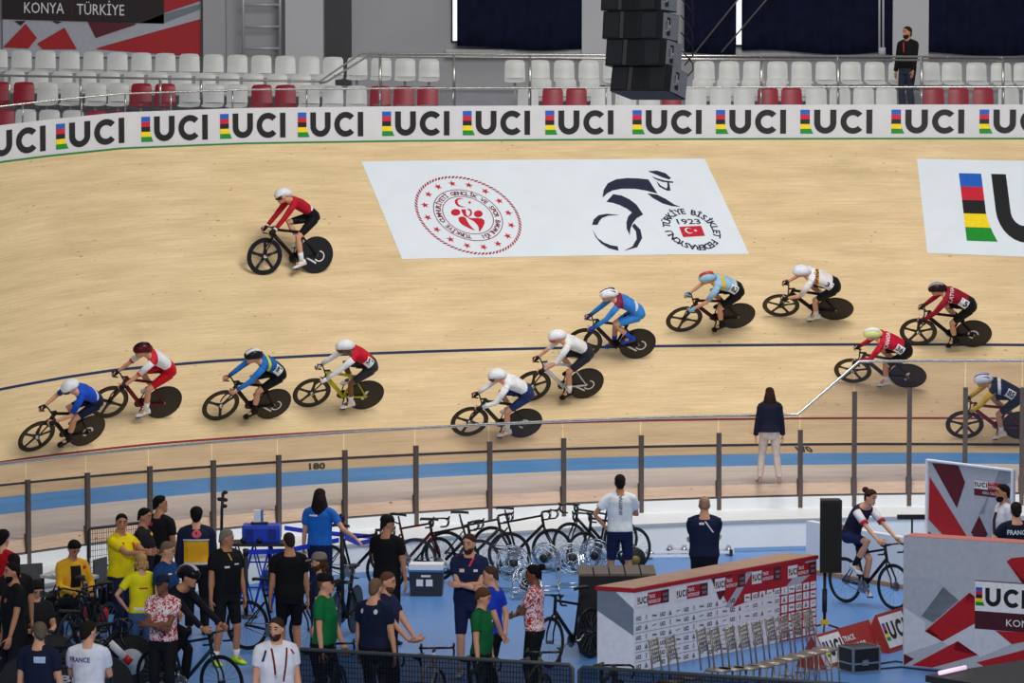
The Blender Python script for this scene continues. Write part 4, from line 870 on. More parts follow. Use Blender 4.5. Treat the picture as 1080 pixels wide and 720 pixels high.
# ------------------------------------------------------------------ people standing, sitting and riding in the infield
def patmat(name, c1_, c2_, sc):
    m = bpy.data.materials.new(name); m.use_nodes = True; nt = m.node_tree; b = nt.nodes['Principled BSDF']; b.inputs['Roughness'].default_value = .8
    tc = nt.nodes.new('ShaderNodeTexCoord'); v = nt.nodes.new('ShaderNodeTexNoise'); v.inputs['Scale'].default_value = sc; v.inputs['Detail'].default_value = 1; v.inputs['Distortion'].default_value = 1.5; r = nt.nodes.new('ShaderNodeValToRGB')
    r.color_ramp.interpolation = 'CONSTANT'; r.color_ramp.elements[0].color = lin(c1_)+(1,); r.color_ramp.elements[1].position = .5; r.color_ramp.elements[1].color = lin(c2_)+(1,)
    nt.links.new(tc.outputs['Object'], v.inputs['Vector']); nt.links.new(v.outputs['Fac'], r.inputs['Fac']); nt.links.new(r.outputs['Color'], b.inputs['Base Color']); return m
BATIK = patmat('red_white_pattern_cloth', (186, 26, 48), (232, 222, 224), 24)
ARM = {'down': ((.05, .26, .84), (-.6, .5, 0), (0, 0, -1), (0, -1, 0)), 'down_fwd': ((.16, .24, .88), (-.6, .4, 0), (.3, 0, -1), (0, -1, 0)), 'hips': ((.03, .20, 1.00), (-.2, 1.5, .1), (.4, -.5, -.5), (0, -1, 0)),
       'back': ((-.15, .05, .93), (-.3, .8, .0), (-.1, -.7, -.5), (-1, 0, 0)), 'phone': ((.30, .06, 1.10), (0, .5, -1), (.8, -.3, .3), (0, -.6, .8)), 'low_phone': ((.34, .10, .98), (0, .5, -1), (.9, -.2, 0), (0, -.6, .8)),
       'reach': ((.50, .07, 1.30), (0, .4, -1), (1, -.1, .1), (0, -.8, -.3)), 'side': ((.10, .52, 1.05), (-.5, .2, -.4), (.1, .6, -.6), (0, -1, -.3)), 'chest': ((.26, .02, 1.22), (0, .7, -.6), (.3, -.8, .2), (-1, 0, 0)), 'table': ((.36, .12, 1.08), (-.1, .5, -.8), (1, -.3, -.1), (0, 0, -1))}
def stand_joints(arms=('down', 'down'), sit=False, head=(0, 0), female=False, bulk=1.0, stride=0.0, leanf=0.0, wide=0.0):
    dz = -.44 if sit else 0; lf = lambda z: leanf*max(0, z-.9)
    P = lambda x, y, z: V((x+lf(z), y, z+dz))
    J = {'female': female, 'bulk': bulk, 'socks': 1}
    J['spine'] = [(P(0, 0, .83), .145, .095, .10), (P(0, 0, .95), .172, .10, .125), (P(.01, 0, 1.10), .160, .11, .10), (P(.01, 0, 1.28), .172, .118, .105), (P(-.005, 0, 1.40), .172, .098, .100), (P(-.01, 0, 1.475), .112, .070, .075), (P(-.005, 0, 1.525), .066, .060, .064), (P(.0, 0, 1.56), .058, .056, .060)]
    if female: J['spine'] = [(p, w_*(1.0 if i < 2 else .9), f, b) for i, (p, w_, f, b) in enumerate(J['spine'])]
    hy, hp = R(head[0]), R(head[1]); F = V((cos(hp)*cos(hy), cos(hp)*sin(hy), sin(hp))); U = V((-sin(hp)*cos(hy), -sin(hp)*sin(hy), cos(hp)))
    J['head'] = (P(.02, 0, 1.66), F, U); sw = .165 if female else .183
    J['sh'] = []; J['el'] = []; J['wr'] = []; J['hd'] = []; J['pn'] = []
    for i, s_ in enumerate((1, -1)):
        w_, pole, hd, pn = ARM[arms[i] if not arms[i] == 'cross' else 'chest']; 
        if arms[i] == 'cross': w_ = (.25, -.09, 1.17) if i == 0 else (.27, -.09, 1.13); hd = (.1, -.9, .15)
        sh = P(-.01, s_*sw, 1.435); e, ww = ik(sh, P(w_[0], s_*w_[1], w_[2]), .30, .265, sh+V((pole[0], s_*pole[1], pole[2] if len(pole) > 2 else 0)))
        J['sh'].append(sh); J['el'].append(e); J['wr'].append(ww); J['hd'].append(V((hd[0], s_*hd[1], hd[2]))); J['pn'].append(V((pn[0], s_*pn[1], pn[2])))
    J['hip'] = []; J['kn'] = []; J['an'] = []; J['ft'] = []
    for i, s_ in enumerate((1, -1)):
        hp_ = V((0, s_*.092, .93+dz)); J['hip'].append(hp_)
        if sit: kn = V((.43, s_*.13, .51)); an = V((.40, s_*.13, .088))
        else: kn, an = ik(hp_, V((-.02+s_*stride, s_*(.11+wide), .088)), .435, .42, hp_+V((1, 0, 0)))
        J['kn'].append(kn); J['an'].append(an); J['ft'].append(V((1, s_*.15, 0)).normalized())
    return J
NAVYC = (26, 34, 62); BLK = (24, 24, 27); WHT = (232, 233, 235)
def dress(root, J, g, o):
    P = g['P']; link('body', g['body'], skin(o.get('sk', 'light')), root)
    tm = o['top'] if not isinstance(o['top'], tuple) else cm(o['top'], .8); t = link(o.get('topname', 'shirt'), g['top'], tm, root); link('trousers' if J['bot'][0] > 1.5 else 'shorts', g['bottom'], cm(o.get('bot', BLK), .8), root)
    for i in (0, 1):
        link('shoe', g['shoe%d' % i], cm(o.get('shoe', (40, 40, 44)), .5), root)
        if J['bot'][0] < 1.5 or o.get('sock'): link('sock', g['sock%d' % i], cm(o.get('sock', (225, 225, 228)), .8), root)
    link('eyes', g['eyes'], mat('eye_dark', (40, 34, 32)), root); link('mouth', g['mouth'], cm((150, 90, 80)), root)
    hc = o.get('hc', (30, 24, 22)); link('eyebrows', g['eyebrows'], cm(hc), root)
    if o.get('hair', 'short'): link('hair', hair_mesh(P, o.get('hair', 'short')), cm(hc, .9), root)
    if o.get('cap'): headgear(root, P, 'cap', o['cap'])
    if o.get('helmet'): headgear(root, P, 'band', o['helmet'], (200, 200, 204))
    if o.get('beard'):
        m = MB(); m.loft([[P(.030+.062*cos(a)*k, .060*sin(a)*k2, z) for a in [-pi*.62+pi*1.24*j/10 for j in range(11)]+[pi*.5, 0, -pi*.5][:0]] for z, k, k2 in ((-.045, .98, 1.04), (-.07, 1.05, .98), (-.10, 1.0, .85), (-.122, .75, .6))]); link('beard', m.mesh('beard'), cm(hc, .9), root)
    B_ = lambda nm, dr, ms, y=0, z=1.3: decal(root, g['top'], (-.3, y, z), (0, -1, 0), (0, 0, 1), (1, 0, 0), dr, ms, nm)
    F_ = lambda nm, dr, ms, y=0, z=1.3: decal(root, g['top'], (.35, y, z), (0, 1, 0), (0, 0, 1), (-1, 0, 0), dr, ms, nm)
    for it in o.get('marks', ()):
        kind, side, y, z, a, b, c = it; z -= (.44 if o.get('sit') and z > 1.1 else 0); fnn = B_ if side == 'b' else F_; ms = [cm(c, .7)]
        if kind == 'rect': fnn('patch', lambda mb, fn: [strip(mb, [(-a/2+a*i/6, -b/2+b*j/6) for i in range(7)], [(-a/2+a*i/6, -b/2+b*(j+1)/6) for i in range(7)], fn) for j in range(6)], ms, y, z)
        if kind == 'disc': fnn('emblem', lambda mb, fn: poly(mb, arc(0, 0, a/2, b/2, 0, 340, 17), fn), ms, y, z)
        if kind == 'text': fnn('lettering', lambda mb, fn: text(mb, a, fn, -b[1]/2, -b[0]/2, b[0], w=b[1], bold=.02), ms, y, z)
        if kind == 'vtext':
            def dr(mb, fn): text(mb, a, lambda x, y: fn(-y, x), -b[1]/2, -b[0]/2, b[0], w=b[1], bold=.02)
            fnn('lettering', dr, ms, y, z)
        if kind == 'line': fnn('stripe', lambda mb, fn: strip(mb, [(a[0]+(b[0]-a[0])*i/8, a[1]+(b[1]-a[1])*i/8) for i in range(9)], [(a[0]+(b[0]-a[0])*i/8+.022, a[1]+(b[1]-a[1])*i/8) for i in range(9)], fn), ms, y, z)
def person(label, x, ytop, h, yaw, top, bot=('pants', BLK), at=None, sleeve=.62, fit=.018, **o):
    J = stand_joints(o.get('arms', ('down', 'down')), o.get('sit', False), o.get('head', (0, 0)), o.get('female', False), o.get('bulk', 1.0), o.get('stride', 0), o.get('lean', 0), o.get('wide', 0))
    J['top'] = (0, sleeve, fit); J['topspan'] = (1 if o.get('tuck') else 0, 5); J['bot'] = ({'pants': 1.93, 'shorts': .92, 'long': 1.93}[bot[0]], .014 if o.get('tuck') is None else .014)
    if not o.get('tuck'): J['topspan'] = (1, 5)
    k = h/1.78; hz = (h if not o.get('sit') else (1.78-.44)*k)+(.02 if o.get('hair', 1) else 0)
    p = onz(x, ytop, hz+o.get('base', 0)) if at is None else at
    root = empty('person', (p.x, p.y, o.get('base', 0)), R(yaw), label, 'person'); root.scale = (k, k, k)
    key = ('st', str(sorted((a, str(b)) for a, b in o.items() if a in ('arms', 'sit', 'head', 'female', 'bulk', 'stride', 'lean', 'wide', 'tuck'))), sleeve, fit, bot[0])
    g = figure(J, key, .014); o['top'] = top; o['bot'] = bot[1]; dress(root, J, g, o); return root
# --- on the boards and in the stand
person('woman with long dark hair in navy jacket and pale leggings standing on the boards', 812, 407, 1.60, 95, (24, 28, 46), ('pants', (196, 178, 168)), sleeve=1.95, fit=.03, female=True, hair='long', hc=(44, 30, 26), wide=.06, stride=.07, arms=('down', 'down'), shoe=(150, 120, 110), base=.88, topname='jacket')
person('man in black polo with lanyard standing in the stand between seat rows', 955, 30, 1.76, -130, (22, 22, 24), ('pants', (44, 50, 66)), sleeve=1.95, arms=('down_fwd', 'down'), head=(-15, 0), hc=(40, 34, 32), beard=1, sk='tan', at=ony(957, 100, 74.95), base=6.72 if False else 6.78, marks=[('line', 'f', 0, 1.35, (-.05, .12), (0, -.08), (190, 60, 60))])
# --- crowd, left to right
person('man in red shirt with black hair cut by the left edge', 2, 557, 1.78, 60, (176, 22, 28), hair='full', hc=(22, 18, 18), sleeve=.6)
person('dark haired person in black just behind the bearded man at left edge', 15, 582, 1.72, 120, (26, 24, 26), hair='short', sk='tan')
person('bearded man in black t-shirt with small red chest mark at left edge', 14, 591, 1.78, -150, (22, 22, 24), beard=1, arms=('down_fwd', 'down'), bulk=1.05, hc=(26, 20, 18), sk='tan', marks=[('rect', 'f', .07, 1.33, .05, .05, (200, 90, 80)), ], bot=('pants', (24, 24, 28)))
person('crouched dark haired person in black looking down at a phone', 37, 610, 1.72, -60, (28, 28, 34), sit=True, arms=('phone', 'phone'), head=(0, -35), hair='full')
person('seated man in yellow and black jacket writing at the white table', 73, 567, 1.76, -55, (224, 170, 40), sit=True, arms=('table', 'table'), head=(0, -35), sleeve=1.9, hair='full', hc=(22, 18, 18), topname='jacket', lean=.15, marks=[('rect', 'f', .0, 1.28, .16, .30, (26, 22, 28)), ('disc', 'f', .15, 1.40, .06, .05, (200, 40, 50))], sk='tan')
person('man in plain yellow polo shirt and navy trousers stretching both arms to the right', 127, 540, 1.80, -35, (232, 208, 20), ('pants', NAVYC), arms=('reach', 'reach'), head=(-40, -5), bulk=1.12, hc=(26, 20, 18), sk='tan', marks=[('rect', 'f', .10, 1.30, .03, .20, (200, 60, 40)), ('rect', 'f', -.10, 1.40, .06, .03, (190, 50, 40))])
person('man in black and yellow polo looking right behind the yellow shirted man', 151, 534, 1.75, -10, (30, 28, 34), arms=('phone', 'down'), head=(-10, -10), hc=(20, 18, 18), sk='tan', bulk=1.08, marks=[('disc', 'f', .02, 1.42, .12, .05, (224, 170, 40)), ('disc', 'f', .10, 1.36, .05, .05, (200, 60, 70)), ('rect', 'f', .12, 1.22, .05, .12, (226, 176, 60))])
person('tall man in plain black shirt seen from behind next to the black and yellow polo', 168, 521, 1.82, 60, (26, 24, 28), hc=(20, 18, 18), head=(-50, 0), marks=[('disc', 'b', .06, 1.40, .06, .06, (190, 50, 80))], sk='tan')
person('woman with short blond hair in yellow t-shirt and blue jeans', 149, 581, 1.64, 110, (228, 218, 30), ('pants', (72, 104, 150)), female=True, hair='curly', hc=(176, 140, 92), arms=('hips', 'hips'), marks=[('rect', 'b', 0, 1.30, .12, .02, (170, 60, 40)), ('rect', 'b', 0, 1.02, .26, .04, (226, 226, 228))])
person('balding man in dark blue t-shirt looking to the right', 175, 569, 1.78, -25, (26, 62, 112), hair='buzz', hc=(112, 90, 76), head=(15, -15), marks=[('rect', 'f', .06, 1.38, .06, .025, (220, 222, 226)), ('rect', 'f', -.09, 1.38, .06, .02, (220, 222, 226))])
person('man in dark cap and red-white patterned shirt with folded arms', 172, 604, 1.70, -110, BATIK, cap=(26, 34, 58), arms=('cross', 'cross'), sk='brown', hair='buzz', head=(-12, 0), marks=[('rect', 'f', .10, 1.33, .08, .06, (226, 226, 232))])
person('person from behind in yellow and navy rescue vest with pink round emblem', 207, 533, 1.76, 92, (30, 34, 58), sleeve=1.95, fit=.035, arms=('down', 'down'), hair='full', hc=(24, 20, 20), topname='vest', bulk=1.1, marks=[('rect', 'b', 0, 1.335, .36, .025, (200, 200, 206)), ('rect', 'b', 0, 1.17, .34, .29, (226, 164, 30)), ('disc', 'b', -.01, 1.42, .13, .11, (214, 90, 110)), ('rect', 'b', 0, 1.01, .34, .03, (196, 196, 190))])
person('grey haired man in black polo, black shorts and neon yellow shoes', 238, 556, 1.78, -55, (22, 22, 26), ('shorts', (24, 24, 28)), hc=(122, 112, 104), hair='buzz', head=(55, -8), bulk=1.12, shoe=(196, 240, 30), sock=(236, 236, 240), wide=.05, marks=[('rect', 'f', -.07, 1.30, .07, .025, (216, 216, 220)), ('rect', 'f', .08, 1.33, .07, .018, (216, 216, 220)), ('line', 'f', .0, 1.42, (-.03, .05), (0, -.04), (180, 150, 60))], sk='tan')
person('man in black t-shirt and black shorts seen from behind beside the blue case', 305, 560, 1.74, 100, (18, 18, 20), ('shorts', (22, 22, 26)), hair='buzz', hc=(44, 34, 30), head=(15, -5), bulk=1.1, sk='tan')
person('person with dark shoulder length hair in bright blue t-shirt from behind', 337, 514, 1.74, 80, (34, 104, 190), ('pants', (26, 34, 66)), hair='long', hc=(34, 24, 24), arms=('down', 'side'), marks=[('text', 'b', .08, 1.40, 'RYDER', (.04, .15), (220, 230, 240))] if False else [('rect', 'b', .07, 1.40, .13, .025, (220, 230, 240))])
person('curly haired man in grey cap and dark t-shirt looking left', 338, 581, 1.76, 175, (26, 34, 62), cap=(128, 116, 112), hair='curly', hc=(74, 50, 36), beard=1, sk='light')
person('man in green polo shirt with black cap walking right', 342, 603, 1.78, -15, (18, 112, 62), cap=(20, 20, 22), stride=.1, arms=('down_fwd', 'down'), hair='buzz', hc=(120, 80, 50), bulk=1.06, marks=[('rect', 'f', .07, 1.36, .04, .03, (226, 236, 230))])
person('bearded man in dark navy polo looking right at phone height', 407, 601, 1.80, -20, (34, 40, 74), hair='buzz', hc=(92, 66, 50), beard=1, arms=('low_phone', 'low_phone'), head=(0, -8))
person('short haired man in navy polo seen from behind, left of the bearded man', 395, 608, 1.77, 60, (24, 32, 58), hair='buzz', hc=(110, 88, 70), bulk=1.1, marks=[('disc', 'b', -.09, 1.40, .05, .06, (216, 216, 226)), ('disc', 'b', .10, 1.40, .04, .06, (216, 216, 226))])
person('man in black cap, black t-shirt and shorts standing by the parked bikes', 408, 542, 1.76, 70, (20, 20, 22), ('shorts', (22, 22, 26)), cap=(20, 20, 22), hair='buzz', arms=('phone', 'down'), head=(-55, -5), shoe=(40, 40, 44), bulk=1.05, sk='tan')
person('man in white t-shirt with dark lanyard and navy shoulder stripe in the foreground', 291, 649, 1.80, -75, (226, 228, 236), hc=(56, 42, 34), head=(-35, -5), bulk=1.08, beard=1, marks=[('line', 'f', -.02, 1.30, (-.06, .16), (-.02, -.20), (120, 30, 44)), ('line', 'f', .04, 1.30, (.05, .16), (.0, -.20), (120, 30, 44)), ('line', 'f', -.14, 1.38, (0, .06), (-.04, -.06), (34, 44, 96)), ('line', 'f', .14, 1.40, (0, .04), (.03, -.01), (190, 40, 60)), ('rect', 'f', 0, 1.12, .09, .12, (206, 206, 214))])
person('man in navy polo and shorts with folded arms facing the camera', 495, 561, 1.84, -95, (28, 36, 70), ('shorts', (30, 38, 72)), arms=('cross', 'cross'), hc=(66, 46, 36), beard=1, head=(-20, -8), bulk=1.1, marks=[('rect', 'f', -.08, 1.34, .06, .04, (226, 200, 210)), ('rect', 'f', .09, 1.34, .05, .03, (226, 226, 232)), ('line', 'f', .0, 1.44, (.0, -.05), (.05, .05), (226, 60, 70))], sock=(232, 232, 236), shoe=(226, 226, 230))
person('person with brown mop of hair in green t-shirt looking right', 508, 618, 1.66, -20, (20, 98, 54), hair='full', hc=(92, 60, 38), head=(5, -20), marks=[('rect', 'f', .05, 1.36, .04, .025, (220, 236, 226))])
person('man in royal blue t-shirt with hands behind his back looking left', 519, 595, 1.75, 160, (28, 60, 190), hair='buzz', hc=(70, 54, 46), arms=('back', 'back'), head=(20, -5))
person('person with dark hair bun in red-white patterned shirt looking left', 564, 594, 1.72, 165, BATIK, hair='bun', hc=(20, 18, 20), arms=('cross', 'cross'), sk='brown', head=(15, -5), bulk=.95)
person('man in long white t-shirt and navy shorts with folded arms seen from behind', 654, 499, 1.80, 92, (226, 230, 230), ('shorts', (28, 34, 66)), arms=('hips', 'chest'), hc=(30, 24, 22), hair='short', fit=.022, wide=.05, sk='tan', marks=[('vtext', 'b', .0, 1.34, 'ARGENTINA', (.05, .28), (50, 54, 84))])
person('bald man in navy t-shirt with pale shoulder strap seen from behind', 743, 522, 1.80, 88, (26, 34, 62), hair='bald', hc=(160, 120, 104), arms=('cross', 'cross'), bulk=1.12, fit=.025, marks=[('line', 'b', .0, 1.34, (.0, .10), (.10, -.05), (230, 226, 236)), ('text', 'b', .03, 1.40, 'FISE', (.03, .09), (216, 220, 230))] if False else [('line', 'b', .0, 1.36, (.0, .09), (.11, -.06), (230, 226, 236)), ('rect', 'b', .04, 1.42, .07, .03, (206, 210, 220))])
person('bearded man in white jacket standing between the two printed walls', 1059, 509, 1.85, -165, (206, 206, 214), sleeve=1.95, hc=(28, 22, 22), beard=1, topname='jacket', sk='tan', marks=[('rect', 'f', 0, 1.25, .10, .3, (70, 34, 44))])
person('man from behind in navy shirt with white FRANCE lettering, hand on hip', 1072, 528, 1.76, 95, (22, 26, 44), hc=(36, 28, 26), arms=('hips', 'down'), sleeve=.55, bulk=1.1, marks=[('text', 'b', .0, 1.37, 'FRANCE', (.065, .30), (226, 230, 238))])
person('grey haired man in navy jacket low in the bottom left corner', 41, 654, 1.76, 75, (26, 32, 56), hc=(96, 84, 70), hair='short', head=(35, -10), marks=[('rect', 'b', -.05, 1.38, .13, .07, (176, 196, 226))], topname='jacket')
person('seated person from behind in white t-shirt with dark FRANCE lettering', 93, 653, 1.74, 85, (222, 224, 236), hc=(36, 28, 24), hair='short', sit=True, head=(-35, 0), base=.42, arms=('phone', 'phone'), marks=[('text', 'b', .08, 1.36, 'FRANCE', (.055, .24), (60, 54, 120))])
# --- riders in the infield
def infield_rider(h1, h2, bargs, pargs, crank, upright=.0, scale_hint=None):
    A = onz(*h1, WR); B = onz(*h2, WR); F = (A-B); F.z = 0; F = F.normalized(); mid = (A+B)/2; base = V((mid.x, mid.y, 0))-F*(WB/2)
    e = bike(*bargs, crank=crank, mark=None); M = frame_mat(F, V((0, 0, 1)), base); e.matrix_world = M
    J = rider_joints(crank, pargs.get('head', (0, 10))); up = upright
    J['spine'] = [((.04, 0, .93), .115, .08, .085), ((.10, 0, 1.00), .160, .10, .105), ((.16, 0, 1.14), .140, .095, .09), ((.26, 0, 1.29), .155, .115, .095), ((.34, 0, 1.395), .165, .10, .085), ((.40, 0, 1.445), .115, .065, .065), ((.44, 0, 1.48), .06, .055, .055)]
    hy, hp = R(pargs.get('head', (0, 0))[0]), R(pargs.get('head', (0, 0))[1]); J['head'] = (V((.50, 0, 1.585)), V((cos(hp)*cos(hy), cos(hp)*sin(hy), sin(hp))), V((-sin(hp)*cos(hy), -sin(hp)*sin(hy), cos(hp))))
    sh = [V((.38, s_*.16, 1.375)) for s_ in (1, -1)]; J['sh'] = sh; J['el'] = []; J['wr'] = []
    for i in (0, 1): a, b = ik(sh[i], V((.86, (1, -1)[i]*.19, .985)), .31, .28, sh[i]+V((0, (1, -1)[i]*.5, -.7))); J['el'].append(a); J['wr'].append(b)
    J['hd'] = [V((.9, 0, -.35))]*2; J['female'] = pargs.get('female'); J['bot'] = (.82 if not pargs.get('tights') else 1.8, .008); J['top'] = (0, pargs.get('slen', .7), .010); J['topspan'] = (1, 5)
    root = empty('person', label=pargs['label'], cat='person'); root.matrix_world = M; g = figure(J, None, .013)
    if pargs.get('slc'):
        for i in (0, 1):
            q = partial(J['sh'][i], J['el'][i], J['wr'][i], .78); m = MB(); m.tube(q, [.063, .060, .054], 12); sv = link('sleeve', m.mesh('sleeve'), cm(pargs['slc'], .7), root); m = MB(); m.tube([q[-1].lerp(q[-2], .35), q[-1].lerp(q[-2], -.03)], .058, 12); link('cuff', m.mesh('cuff'), cm((180, 40, 54), .7), sv)
    o = dict(pargs); o.pop('head', None); dress(root, J, g, o); return root, g
r_, g_ = infield_rider((940, 618.3), (894.2, 611.7), ('road', 'spokedisc', 'spokedisc', (26, 26, 30), 'black road bike ridden across the infield between speaker and printed wall'), dict(label='person with tied dark hair in white and navy jersey riding across the infield', female=True, head=(5, -12), hair='bun', hc=(56, 34, 28), top=(40, 36, 58), bot=(34, 44, 84), sock=(24, 26, 40), shoe=(230, 230, 232), slen=.3, slc=(222, 222, 228)), 275)

r2, g2 = infield_rider((232, 719), (168, 712), ('road', 'deep', 'deep', (30, 44, 56), 'dark teal road bike at bottom left carrying the helmeted rider'), dict(label='rider in black long sleeved suit and black helmet sitting on a bike', head=(0, -8), helmet=(24, 24, 28), hair='short', hc=(24, 20, 20), top=(22, 24, 32), bot=(18, 18, 22), sock=(24, 24, 28), shoe=(20, 20, 24), slen=1.9, tights=1, sk='tan'), 260)
print('people done')
# ================================================================== THINGS IN THE INFIELD
def tagged(name, label, cat, P, mb=None, m=None, group=None, smooth=False, rz=0):
    if mb is None: return empty(name, P, rz, label, cat, group)
    return tag(build(name, own(mb, P), m, None, smooth, loc=P), label, cat, group)
BLKM = mat('black_plastic', (26, 26, 29), .5); STL = mat('tube_steel', (150, 146, 140), .35, .7); DKM = mat('dark_metal', (40, 40, 44), .4, .5)
def quadmesh(a, b, c, d, th, back):   # slab with front face a,b,c,d and thickness th along back
    a, b, c, d = map(V, (a, b, c, d)); o = V(back)*th; m = MB(); m.add([a, b, c, d, a+o, b+o, c+o, d+o], [(0, 1, 2, 3), (7, 6, 5, 4), (0, 4, 5, 1), (1, 5, 6, 2), (2, 6, 7, 3), (3, 7, 4, 0)]); return m
def gnd(v, z=0): return V((v.x, v.y, z))
# ---- long printed counter
A = onz(668.5, 620, 1.1); B = onz(861, 585, 1.1); C = onz(630, 617.5, 1.1); Dp = B+(C-A)
ctr = empty('display_counter', gnd((A+B)/2), 0, 'long printed counter with wooden top and rows of small sponsor logos', 'counter'); L = ctr.location.copy()
fr = (B-A).normalized(); bk = (C-A); bk.z = 0; bk.normalize()
m = MB(); m.prism([(p.x, p.y) for p in (A, B, Dp, C)], .0, 1.045); build('body', own(m, L), mat('print_white', (236, 236, 240)), ctr)
ov = .02; q = [A-fr*ov-bk*ov, B+fr*ov-bk*ov, Dp+fr*ov+bk*ov, C-fr*ov+bk*ov]
m = MB(); m.prism([(p.x, p.y) for p in q], 1.045, 1.095); build('red_rim', own(m, L), PRED, ctr)
q = [A+fr*.0, B, Dp, C]; m = MB(); m.prism([(p.x, p.y) for p in q], 1.095, 1.10); build('top', own(m, L), mat('counter_top_wood', (176, 140, 118), .5, var=.1, scale=4), ctr)
WL = (B-A).length; f0 = quadfn(gnd(A, 1.045), gnd(B, 1.045), gnd(B), gnd(A), WL, 1.045, .004)
def lay(k): return lambda x, y: f0(x, y)-bk*(.002*k)
def fx(x, y):   # pixel on the counter front -> metres along, height
    d = ray(x, y); n = V((-fr.y, fr.x, 0)); t = (A-V((0, 0, CAMZ))).dot(n)/d.dot(n); P = d*t+V((0, 0, CAMZ)); return ((P-A).dot(fr), min(P.z, 1.044))
m = MB()
poly(m, [fx(752, 606), fx(861, 587), fx(861, 672), (WL, .0), (WL-.9, .0), (WL-.9, .72), fx(770, 641)], lay(0), 0)
poly(m, [fx(750, 607), fx(772, 604), fx(766, 621), fx(760, 632), fx(758, 632)], lay(1), 1)
poly(m, [fx(787, 599), fx(794, 598), fx(772, 640), fx(764, 640)], lay(1), 2); poly(m, [fx(850, 590), fx(861, 588), fx(861, 600), fx(830, 627), fx(822, 627)], lay(1), 2)
for x0, x1, y0, y1 in ((671, 705, 627, 639), (712.5, 746, 620, 633), (753.5, 785.5, 610.5, 623.5), (792.5, 823, 603, 616), (830.5, 860, 597, 610)):
    a, za = fx(x0, y0); b, zb_ = fx(x1, y0-6); z1 = za+.0; h = .17; w_ = (b-a)
    z0 = z1-h; poly(m, [(a, z0), (a+w_*.34, z0), (a+w_*.34, z1), (a, z1)], lay(2), 3); poly(m, [(a+w_*.34, z0), (a+w_*.78, z0), (a+w_*.78, z1), (a+w_*.34, z1)], lay(2), 0); poly(m, [(a+w_*.75, z0), (b, z0), (b, z1), (a+w_*.75, z1)], lay(2), 1)
    uci(m, lay(3), a+w_*.02, z0+.04, .09, w_*.31/(.09*2.87), (4, 5, 6, 4, 7, 8))
    text(m, 'TRACK', lay(3), a+w_*.37, z0+.095, .045, w=w_*.2, mi=3, bold=.02); text(m, 'NATIONS CUP', lay(3), a+w_*.37, z0+.025, .045, w=w_*.36, mi=3, bold=.02); text(m, 'KONYA', lay(3), a+w_*.81, z0+.095, .035, w=w_*.15, mi=2); text(m, 'TÜRKİYE', lay(3), a+w_*.81, z0+.03, .035, w=w_*.15, mi=2)
random.seed(2); n = 24; cw = WL/n
for r in range(6):
    z = .70-.125*r
    for c in range(n):
        x = c*cw+.02; red = c > n*.50-r*.4+1
        if red: poly(m, [(x, z-.055), (x+cw-.035, z-.055), (x+cw-.035, z+.045), (x, z+.045)], lay(2), 3)
        k = (c+r*3) % 6
        if k in (0, 3): text(m, 'UCI', lay(3), x+.02, z-.03, .05, w=cw*.6, mi=4, bold=.03)
        elif k == 1: poly(m, [(x+.06, z-.035), (x+.075, z-.035), (x+.078, z+.03), (x+.06, z+.03)], lay(3), 9)
        elif k == 2: poly(m, [(x+.02, z-.01), (x+.12, z-.016), (x+.12, z+.004), (x+.02, z+.012)], lay(3), 9)
        elif k == 4: poly(m, [(x+.03, z-.035), (x+.10, z-.035), (x+.065, z+.035)], lay(3), 9)
        else: poly(m, [(x+.02, z-.012), (x+.11, z+.002), (x+.11, z+.012), (x+.02, z+.0)], lay(3), 9)
    strip(m, [(.02, z-.064), (WL*.5, z-.064)], [(.02, z-.069), (WL*.5, z-.069)], lay(2), 9)
U_ = UCIM()
build('front_print', own(m, L), [PRED, PMAR, PGREY, PWH, U_[0], U_[1], U_[2], U_[4], U_[5], mat('print_grey_text', (110, 112, 120))], ctr)
m = MB(); fe_ = quadfn(gnd(C, 1.045), gnd(A, 1.045), gnd(A), gnd(C), .6, 1.045, .004); poly(m, [(0, 1.04), (.0, .78), (.6, .48), (.6, .83), (.3, 1.04)], fe_, 0); build('end_print', own(m, L), mat('print_slate', (124, 134, 150), .5), ctr)
# ---- black riser block behind the counter
P0 = ony(613, 606, 50); m = MB(); m.box((1.40, 50.45, .53), (1.0, .9, 1.02)); c = V((1.40, 50.45, 0)); o = tagged('riser_block', 'tall black riser block with slatted grey brown top left of the printed counter', 'platform', c)
build('body', own(m, c), mat('riser_black', (22, 21, 24), .7), o); m = MB()
for i in range(5): m.box((.98+.21*i, 50.45, 1.055), (.19, .9, .03))
build('slat_top', own(m, c), mat('slat_grey_brown', (104, 94, 86), .7, var=.15), o)
